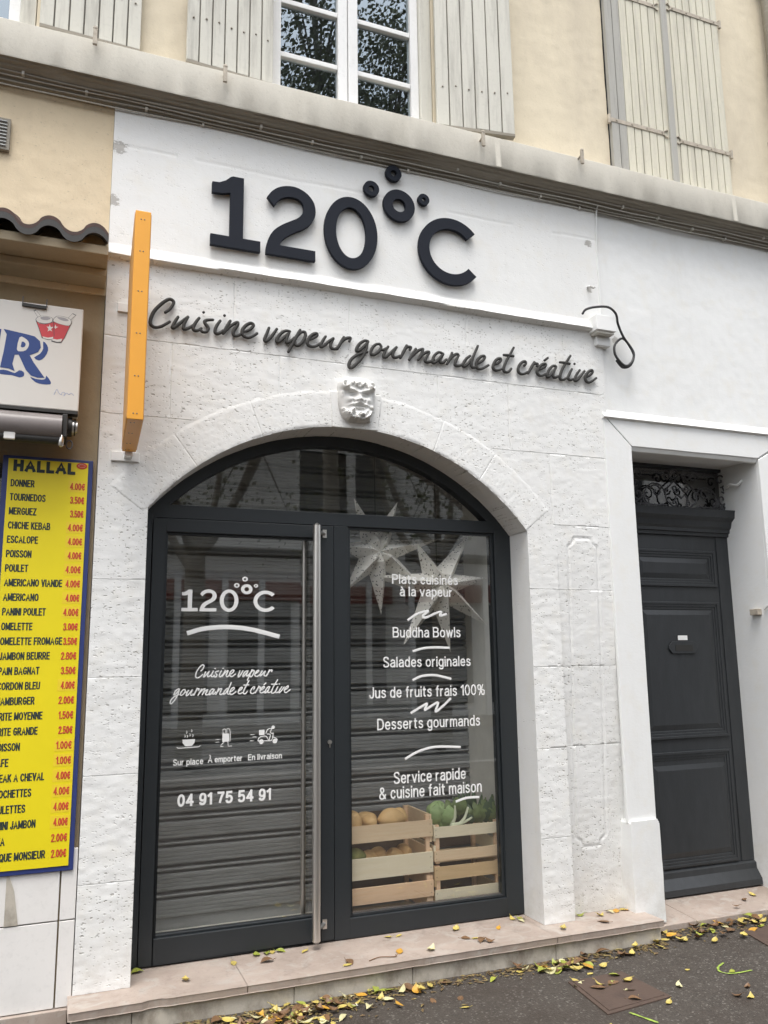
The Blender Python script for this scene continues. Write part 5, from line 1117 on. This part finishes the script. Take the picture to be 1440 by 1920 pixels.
def paper_mat():
    m, nt, p = mat_new('perforated_star_paper'); b = NB(nt)
    vo = b.n('ShaderNodeTexVoronoi', Vector=b.co, Scale=62.); s_ = b.n('ShaderNodeSeparateColor', Color=vo.outputs['Color']).outputs[0]
    k = b.math('MULTIPLY', b.ramp(vo.outputs['Distance'], .24, .30, (1, 1, 1), (0, 0, 0)), b.math('GREATER_THAN', s_, .35))
    L(nt, b.mix(k, (.82, .80, .74), (.10, .095, .085)), p.inputs['Base Color']); p.inputs['Roughness'].default_value = .8
    return m
M['star_paper'] = paper_mat()
def star(lab, c, tips, hb, depth, side=.0):
    o = thing('paper_star', lab, 'star lantern', c, 'paper star lanterns in the shop window')
    for tx, tz in tips:
        t = Vector((tx-c[0], 0, tz-c[2])); l = t.length; d = t/l; p = Vector((-d.z, 0, d.x)); cc = Vector(c)
        w = hb; f = cc+d*.06+Vector((0, -depth, 0)); bk = cc+d*.06+Vector((0, depth, 0)); a = cc+d*.055+p*w; b_ = cc+d*.055-p*w; tip = cc+t
        core = cc
        MB().add([tuple(q) for q in (a, f, b_, bk, tip, core+Vector((0, -depth*.55, 0)))], [(0, 1, 4), (1, 2, 4), (2, 3, 4), (3, 0, 4), (0, 5, 1), (1, 5, 2)]).build('star_point', M['star_paper'], o)
    MB().tube([(c[0], c[1], c[2]), (c[0], c[1], 1.26)], .002, 5).build('cord', M['cable_black'], o)
star('white perforated paper star nearer the middle post, the higher of the two', (1.66, .37, .585), [(1.53, .90), (1.80, .89), (2.05, .675), (1.975, .375), (1.69, .235), (1.47, .36), (1.43, .62)], .066, .115)
star('white perforated paper star near the right side wall, the lower of the two', (2.03, .345, .405), [(1.90, .66), (2.25, .72), (2.356, .455), (2.35, .175), (2.105, .02), (1.81, .06), (1.62, .45)], .066, .115)

# ================================================================ pavement: leaves, cover, marks
mh = thing('manhole_cover', 'rusty square cast iron cover set in the asphalt', 'manhole cover', (2.44, -.6, GZ))
q = [(2.283, -.441), (2.59, -.43), (2.609, -.759), (2.238, -.805)]
cx, cy = sum(a for a, b in q)/4, sum(b for a, b in q)/4
MB().hexa([(*p, GZ-.01) for p in (q[3], q[2], q[1], q[0])]+[(*p, GZ+.006) for p in (q[3], q[2], q[1], q[0])]).build('cover_frame', M['rust_plate'], mh, bevel=.002)
s2 = [(cx+(a-cx)*.88, cy+(b-cy)*.88) for a, b in q]
MB().hexa([(*p, GZ) for p in (s2[3], s2[2], s2[1], s2[0])]+[(*p, GZ+.010) for p in (s2[3], s2[2], s2[1], s2[0])]).build('cover_plate', M['rust_plate'], mh, bevel=.003)
mh2 = thing('utility_cover', 'large rusty utility cover at the right edge near the entrance threshold', 'manhole cover', (3.75, -.5, GZ))
MB().hexa([(3.42, -.75, GZ), (4.1, -.75, GZ), (4.1, -.22, GZ), (3.56, -.19, GZ), (3.42, -.75, GZ+.007), (4.1, -.75, GZ+.007), (4.1, -.22, GZ+.007), (3.56, -.19, GZ+.007)]).build('cover_plate', M['rust_plate'], mh2, bevel=.003)
def ground_mark(pts, w):
    P = catmull(pts, 5); vs = []; fs = []
    for i, p in enumerate(P):
        t = np.array(P[min(i+1, len(P)-1)])-np.array(P[max(i-1, 0)]); t = t/np.linalg.norm(t); ww = w*(.6+.5*random.random())
        vs += [(p[0]-t[1]*ww, p[1]+t[0]*ww, GZ+.004), (p[0]+t[1]*ww, p[1]-t[0]*ww, GZ+.004)]
    for i in range(len(P)-1): fs.append((2*i, 2*i+1, 2*i+3, 2*i+2))
    tag(MB().add(vs, fs).build('pavement_marking', M['lime_paint']), kind='structure')
ground_mark([(3.116, -.534), (3.049, -.57), (3.018, -.618), (3.053, -.657), (3.167, -.662)], .006)
ground_mark([(2.335, -.824), (2.357, -.886), (2.38, -.95)], .007)
def leaf_mesh(i, kind):
    rn = random.Random(i*13+5); n = 7; l = rn.uniform(.05, .074); w = l*rn.uniform(.24, .34); curl = rn.uniform(-.5, 1.3); fold = rn.uniform(.05, .8); vs = []; fs = []
    for k in range(n+1):
        u = k/n; ww = w*math.sin(PI*u**.8)*(1 if 0 < k < n else .02); x = l*(u-.5); z = curl*(u-.5)**2*l*1.1; y = .006*math.sin(u*3+i)
        vs += [(x, y-ww, z+fold*ww*.6+rn.uniform(0, .0015)), (x, y, z), (x, y+ww, z+fold*ww*.6+rn.uniform(0, .0015))]
    for k in range(n): fs += [(3*k, 3*k+1, 3*k+4, 3*k+3), (3*k+1, 3*k+2, 3*k+5, 3*k+4)]
    m = MB().add(vs, fs); m.tube([(-l*.5, .0, curl*.25*l*1.1), (-l*.72, .004, curl*.25*l+.004)], .0011, 5)
    mz = min(v[2] for v in m.v); m.v = [(x, y, z-mz) for x, y, z in m.v]
    return m.mesh('fallen_leaf', M['leaf_'+kind], 180)
KIND = {'yellow': 'yellow fallen leaf', 'green': 'yellowish green fallen leaf', 'brown': 'curled brown fallen leaf', 'pale': 'pale cream fallen leaf', 'orange': 'orange fallen leaf'}
LM = {k: [leaf_mesh(i+10*j, k) for i in range(4)] for j, k in enumerate(KIND)}
def put_leaf(x, y, z, kind, where, grp, sc=1., tilt=.25):
    o = bpy.data.objects.new('fallen_leaf', random.choice(LM[kind])); COL.objects.link(o)
    o.location = (x, y, z+.001); o.rotation_euler = (random.uniform(-tilt, tilt), random.uniform(-tilt, tilt), random.uniform(0, 6.28)); o.scale = (sc,)*3
    tag(o, KIND[kind]+' '+where, 'leaf', grp)
def kindpick(): return random.choices(list(KIND), (34, 14, 32, 14, 6))[0]
FOOT = 'lying on the asphalt along the foot of the stone doorstep'; OUT = 'lying on the open asphalt away from the doorstep'; THR = 'lying on the asphalt before the entrance threshold'; ON = 'lying on the marble top of the doorstep'
GA, GB = 'fallen leaves on the pavement', 'fallen leaves on the doorstep'
def clus(cx, cy, sx, sy, n, where, sc=(.75, 1.1), lim=-.175):
    for _ in range(n):
        x, y = random.gauss(cx, sx), random.gauss(cy, sy)
        if y > lim: y = lim-abs(y-lim)*.6-.01
        put_leaf(x, y, GZ+random.uniform(0, .012), kindpick(), where, GA, random.uniform(*sc))
clus(.85, -.33, .24, .07, 92, FOOT); clus(1.05, -.27, .14, .05, 26, FOOT); clus(1.45, -.24, .22, .035, 22, FOOT); clus(2.35, -.27, .13, .05, 34, FOOT); clus(2.85, -.22, .15, .03, 10, FOOT)
clus(3.55, -.14, .35, .06, 44, THR, lim=-.05); clus(3.95, -.2, .25, .09, 26, THR, lim=-.05)
clus(2.43, -.6, .09, .05, 8, 'lying on the rusty square cover', (.8, 1.1))
for _ in range(34): put_leaf(random.uniform(1.0, 3.9), random.uniform(-.95, -.35), GZ, kindpick(), OUT, GA, random.uniform(.6, 1.0))
for x, y, k in ((.95, .17, 'green'), (1.0, .165, 'green'), (1.03, .17, 'yellow'), (1.07, .165, 'green'), (.83, .10, 'yellow'), (1.18, .12, 'yellow'), (.60, -.02, 'yellow'), (.98, .06, 'brown'), (1.33, -.10, 'brown'), (1.31, -.13, 'yellow'), (1.62, .15, 'yellow'), (1.68, .15, 'yellow'), (1.60, -.06, 'orange'), (1.98, .12, 'yellow'), (1.97, -.02, 'brown'), (2.02, -.04, 'yellow'), (2.03, -.08, 'brown'), (2.06, -.11, 'brown'),
              (2.34, .15, 'yellow'), (2.38, .13, 'green'), (2.39, .16, 'yellow'), (2.36, .10, 'pale'), (2.2, .05, 'orange'), (.385, .17, 'yellow'), (.41, .16, 'green'), (2.8, .02, 'yellow'), (2.88, .04, 'pale'), (2.93, .05, 'orange'), (2.97, .05, 'yellow'), (2.99, .04, 'orange'), (2.70, .06, 'green'), (2.75, -.08, 'brown'), (1.75, -.1, 'pale'), (2.5, -.09, 'yellow')):
    put_leaf(x, y, -1.390, k, ON, GB, random.uniform(.7, 1.0), .15)
for x, y in ((3.9, .12), (4.0, .16), (4.1, .05), (3.75, .03)): put_leaf(x, y, -1.455, kindpick(), 'lying on the stone threshold of the entrance door', 'fallen leaves on the threshold', .8, .15)
lv, lf = [], []
for k in range(1500):
    q = random.random()
    if q < .55: x, y = random.uniform(.2, 3.05), -.18-abs(random.gauss(0, .045))
    elif q < .8: x, y = random.gauss(.9, .3), -.30+random.gauss(0, .09)
    else: x, y = random.uniform(3.1, 4.6), -.05-abs(random.gauss(0, .07))
    if y > -.175 and x < 3.07: continue
    s_ = random.uniform(.004, .013); a = random.uniform(0, 6.28); z = GZ+.002+random.uniform(0, .004); c, d = math.cos(a), math.sin(a); i = len(lv)
    lv += [(x-c*s_*1.6, y-d*s_*1.6, z), (x+d*s_*.6, y-c*s_*.6, z+random.uniform(0, .004)), (x+c*s_*1.6, y+d*s_*1.6, z), (x-d*s_*.6, y+c*s_*.6, z+random.uniform(0, .005))]; lf.append((i, i+1, i+2, i+3))
tag(MB().add(lv, lf).build('leaf_litter', M['litter'], weld=False), 'crumbled brown leaf litter along the foot of the doorstep', 'leaf litter', kind='stuff')
o = MB().tube(catmull([(1.42, -.12, -1.388), (1.48, -.10, -1.386), (1.55, -.12, -1.387), (1.56, -.10, -1.386)], 5), .0022, 6).build('twig', M['leaf_brown']); tag(o, 'thin brown twig on the marble top of the doorstep', 'twig')
o = MB().box(1.255, 1.30, -.30, -.275, GZ+.001, GZ+.004).build('paper_scrap', M['paper'], None, bevel=.001); tag(o, 'small white paper scrap among the leaves below the doorstep', 'litter')

# ================================================================ across the street (seen in the glass)
M['op_wall'] = stained('pale_grey_render', (.84, .83, .79), (.70, .68, .64), sc=.8)
M['op_wall2'] = stained('grey_brown_render', (.26, .25, .23), (.18, .17, .16), sc=.8)
M['op_white'] = stained('off_white_render', (.82, .82, .80), (.68, .68, .66), sc=.8)
M['op_red'] = simple('red_brown_fascia', (.22, .055, .035), .7)
M['op_dark'] = simple('dark_shop_opening', (.035, .036, .037), .5)
def facade(lab, x0, x1, y, h, wall, shop, floors, nw):
    b = thing('street_building', lab, 'building', ((x0+x1)/2, y-3, GZ), 'buildings across the street')
    MB().box(x0, x1, y-6, y, GZ+3.9, GZ+h).build('upper_wall', M[wall], b)
    MB().box(x0, x1, y-6, y-.02, GZ, GZ+3.9).build('ground_wall', M[shop], b)
    MB().box(x0, x1, y, y+.12, GZ+2.86, GZ+3.32).build('fascia', M['op_red'], b)
    MB().profx([(y, GZ+3.9), (y+.25, GZ+4.0), (y+.25, GZ+4.1), (y, GZ+4.15)], x0, x1).build('string_course', M['op_wall2'], b); MB().profx([(y, GZ+h-.3), (y+.4, GZ+h-.1), (y+.4, GZ+h+.1), (y, GZ+h+.1)], x0, x1).build('cornice', M['op_wall2'], b)
    w = (x1-x0)/nw
    for i in range(nw):
        cx = x0+w*(i+.5)
        MB().box(cx-w*.38, cx+w*.38, y-.01, y+.03, GZ+.3, GZ+2.8).build('shop_opening', M['op_dark'], b)
        MB().box(x0+w*i+.02, x0+w*i+.16, y+.13, y+.22, GZ, GZ+3.5).build('pilaster', M['op_white'], b); MB().box(cx-.07, cx+.07, y+.13, y+.22, GZ, GZ+3.5).build('pilaster', M['op_white'], b)
        for f in range(floors if i % 2 or nw < 4 else 0):
            z = GZ+5.0+f*3.1
            if z+1.9 > GZ+h-.4: break
            wn = MB().box(cx-.55, cx+.55, y-.005, y+.01, z, z+1.9).build('window', M['op_dark'], b)
            MB().box(cx-.66, cx+.66, y+.011, y+.12, z-.12, z).build('sill', M['op_white'], wn)
            for s_ in (-1, 1): MB().box(cx+s_*.83-.26, cx+s_*.83+.26, y+.011, y+.06, z, z+1.9).build('window_shutter', M['op_wall'], wn)
facade('dark grey terraced building across the street with a red brown fascia', -16, 5.4, -15, 7.2, 'op_wall', 'op_wall', 1, 11)
facade('off white building across the street with tall shuttered windows', 5.4, 8.2, -16, 9.5, 'op_white', 'op_white', 2, 2)
facade('pale grey building across the street at the far right', 8.2, 27, -15, 7.6, 'op_wall', 'op_wall', 1, 9)
M['bark'] = stained('mottled_plane_bark', (.16, .14, .11), (.30, .27, .20), sc=5, amt=.7, stretch=(1, 1, .4))
M['crown'] = leaf_mat('plane_tree_leaf', (.07, .10, .025), (.14, .12, .03))
def tree(lab, x, y, h, seed, fk=3.1):
    rn = random.Random(seed); t = thing('plane_tree', lab, 'tree', (x, y, GZ), 'plane trees along the street')
    tr = MB().tube([(x, y, GZ), (x+.05, y, GZ+1.6), (x+.02, y, GZ+fk+.4)], .17, 12, taper=lambda q: 1.15-.3*q)
    ends = []
    for k in range(6):
        a = 2*PI*k/6+rn.uniform(-.3, .3); l = rn.uniform(2.0, 3.2)*h; up = rn.uniform(1.1, 2.1)
        p0 = Vector((x+.02, y, GZ+fk+rn.uniform(-.3, .3))); p1 = p0+Vector((math.cos(a)*l*.3, math.sin(a)*l*.3, l*.45)); p2 = p0+Vector((math.cos(a)*l*.6, math.sin(a)*l*.6, l*up))
        tr.tube(catmull([p0, p1, p2], 5), .085, 8, taper=lambda q: 1-.7*q); ends += [p2, p1+(p2-p1)*.5]
        for _ in range(10 if fk > 5 else 4):
            e = p1.lerp(p2, rn.uniform(.2, 1))+Vector((rn.uniform(-1.2, 1.2), rn.uniform(-1.2, 1.2), rn.uniform(.3, 2.2))); e = e if _ or fk > 5 else Vector((e.x, e.y, GZ+rn.uniform(4.0, 5.6))); tr.tube([p1.lerp(p2, .5), e], .03, 6, taper=lambda q: 1-.7*q); ends.append(e)
    tr.build('trunk', M['bark'], t, smooth=60)
    vs = []; fs = []
    for e in ends:
        for _ in range(520 if fk > 5 else 150):
            sg_ = .40 if fk > 5 else .5; c = e+Vector((rn.gauss(0, sg_), rn.gauss(0, sg_), rn.gauss(0, sg_*.85))); s_ = rn.uniform(.03, .058); a = Vector((rn.gauss(0, 1), rn.gauss(0, 1), rn.gauss(0, .6))).normalized(); b = a.orthogonal().normalized(); d = a.cross(b)
            i = len(vs); vs += [tuple(c-b*s_), tuple(c-d*s_*.7), tuple(c+b*s_), tuple(c+d*s_*.7)]; fs.append((i, i+1, i+2, i+3))
    MB().add(vs, fs).build('crown', M['crown'], t, weld=False)
tree('plane tree across the road reflected at the left of the glass door', 1.9, -8.6, 1.25, 3)
tree('plane tree across the road reflected in the shop window', 6.3, -9.0, 1.3, 5)
tree('tall plane tree standing farther back across the road, reflected in the upper window', 4.7, -10.4, 1.25, 21, 6.6)
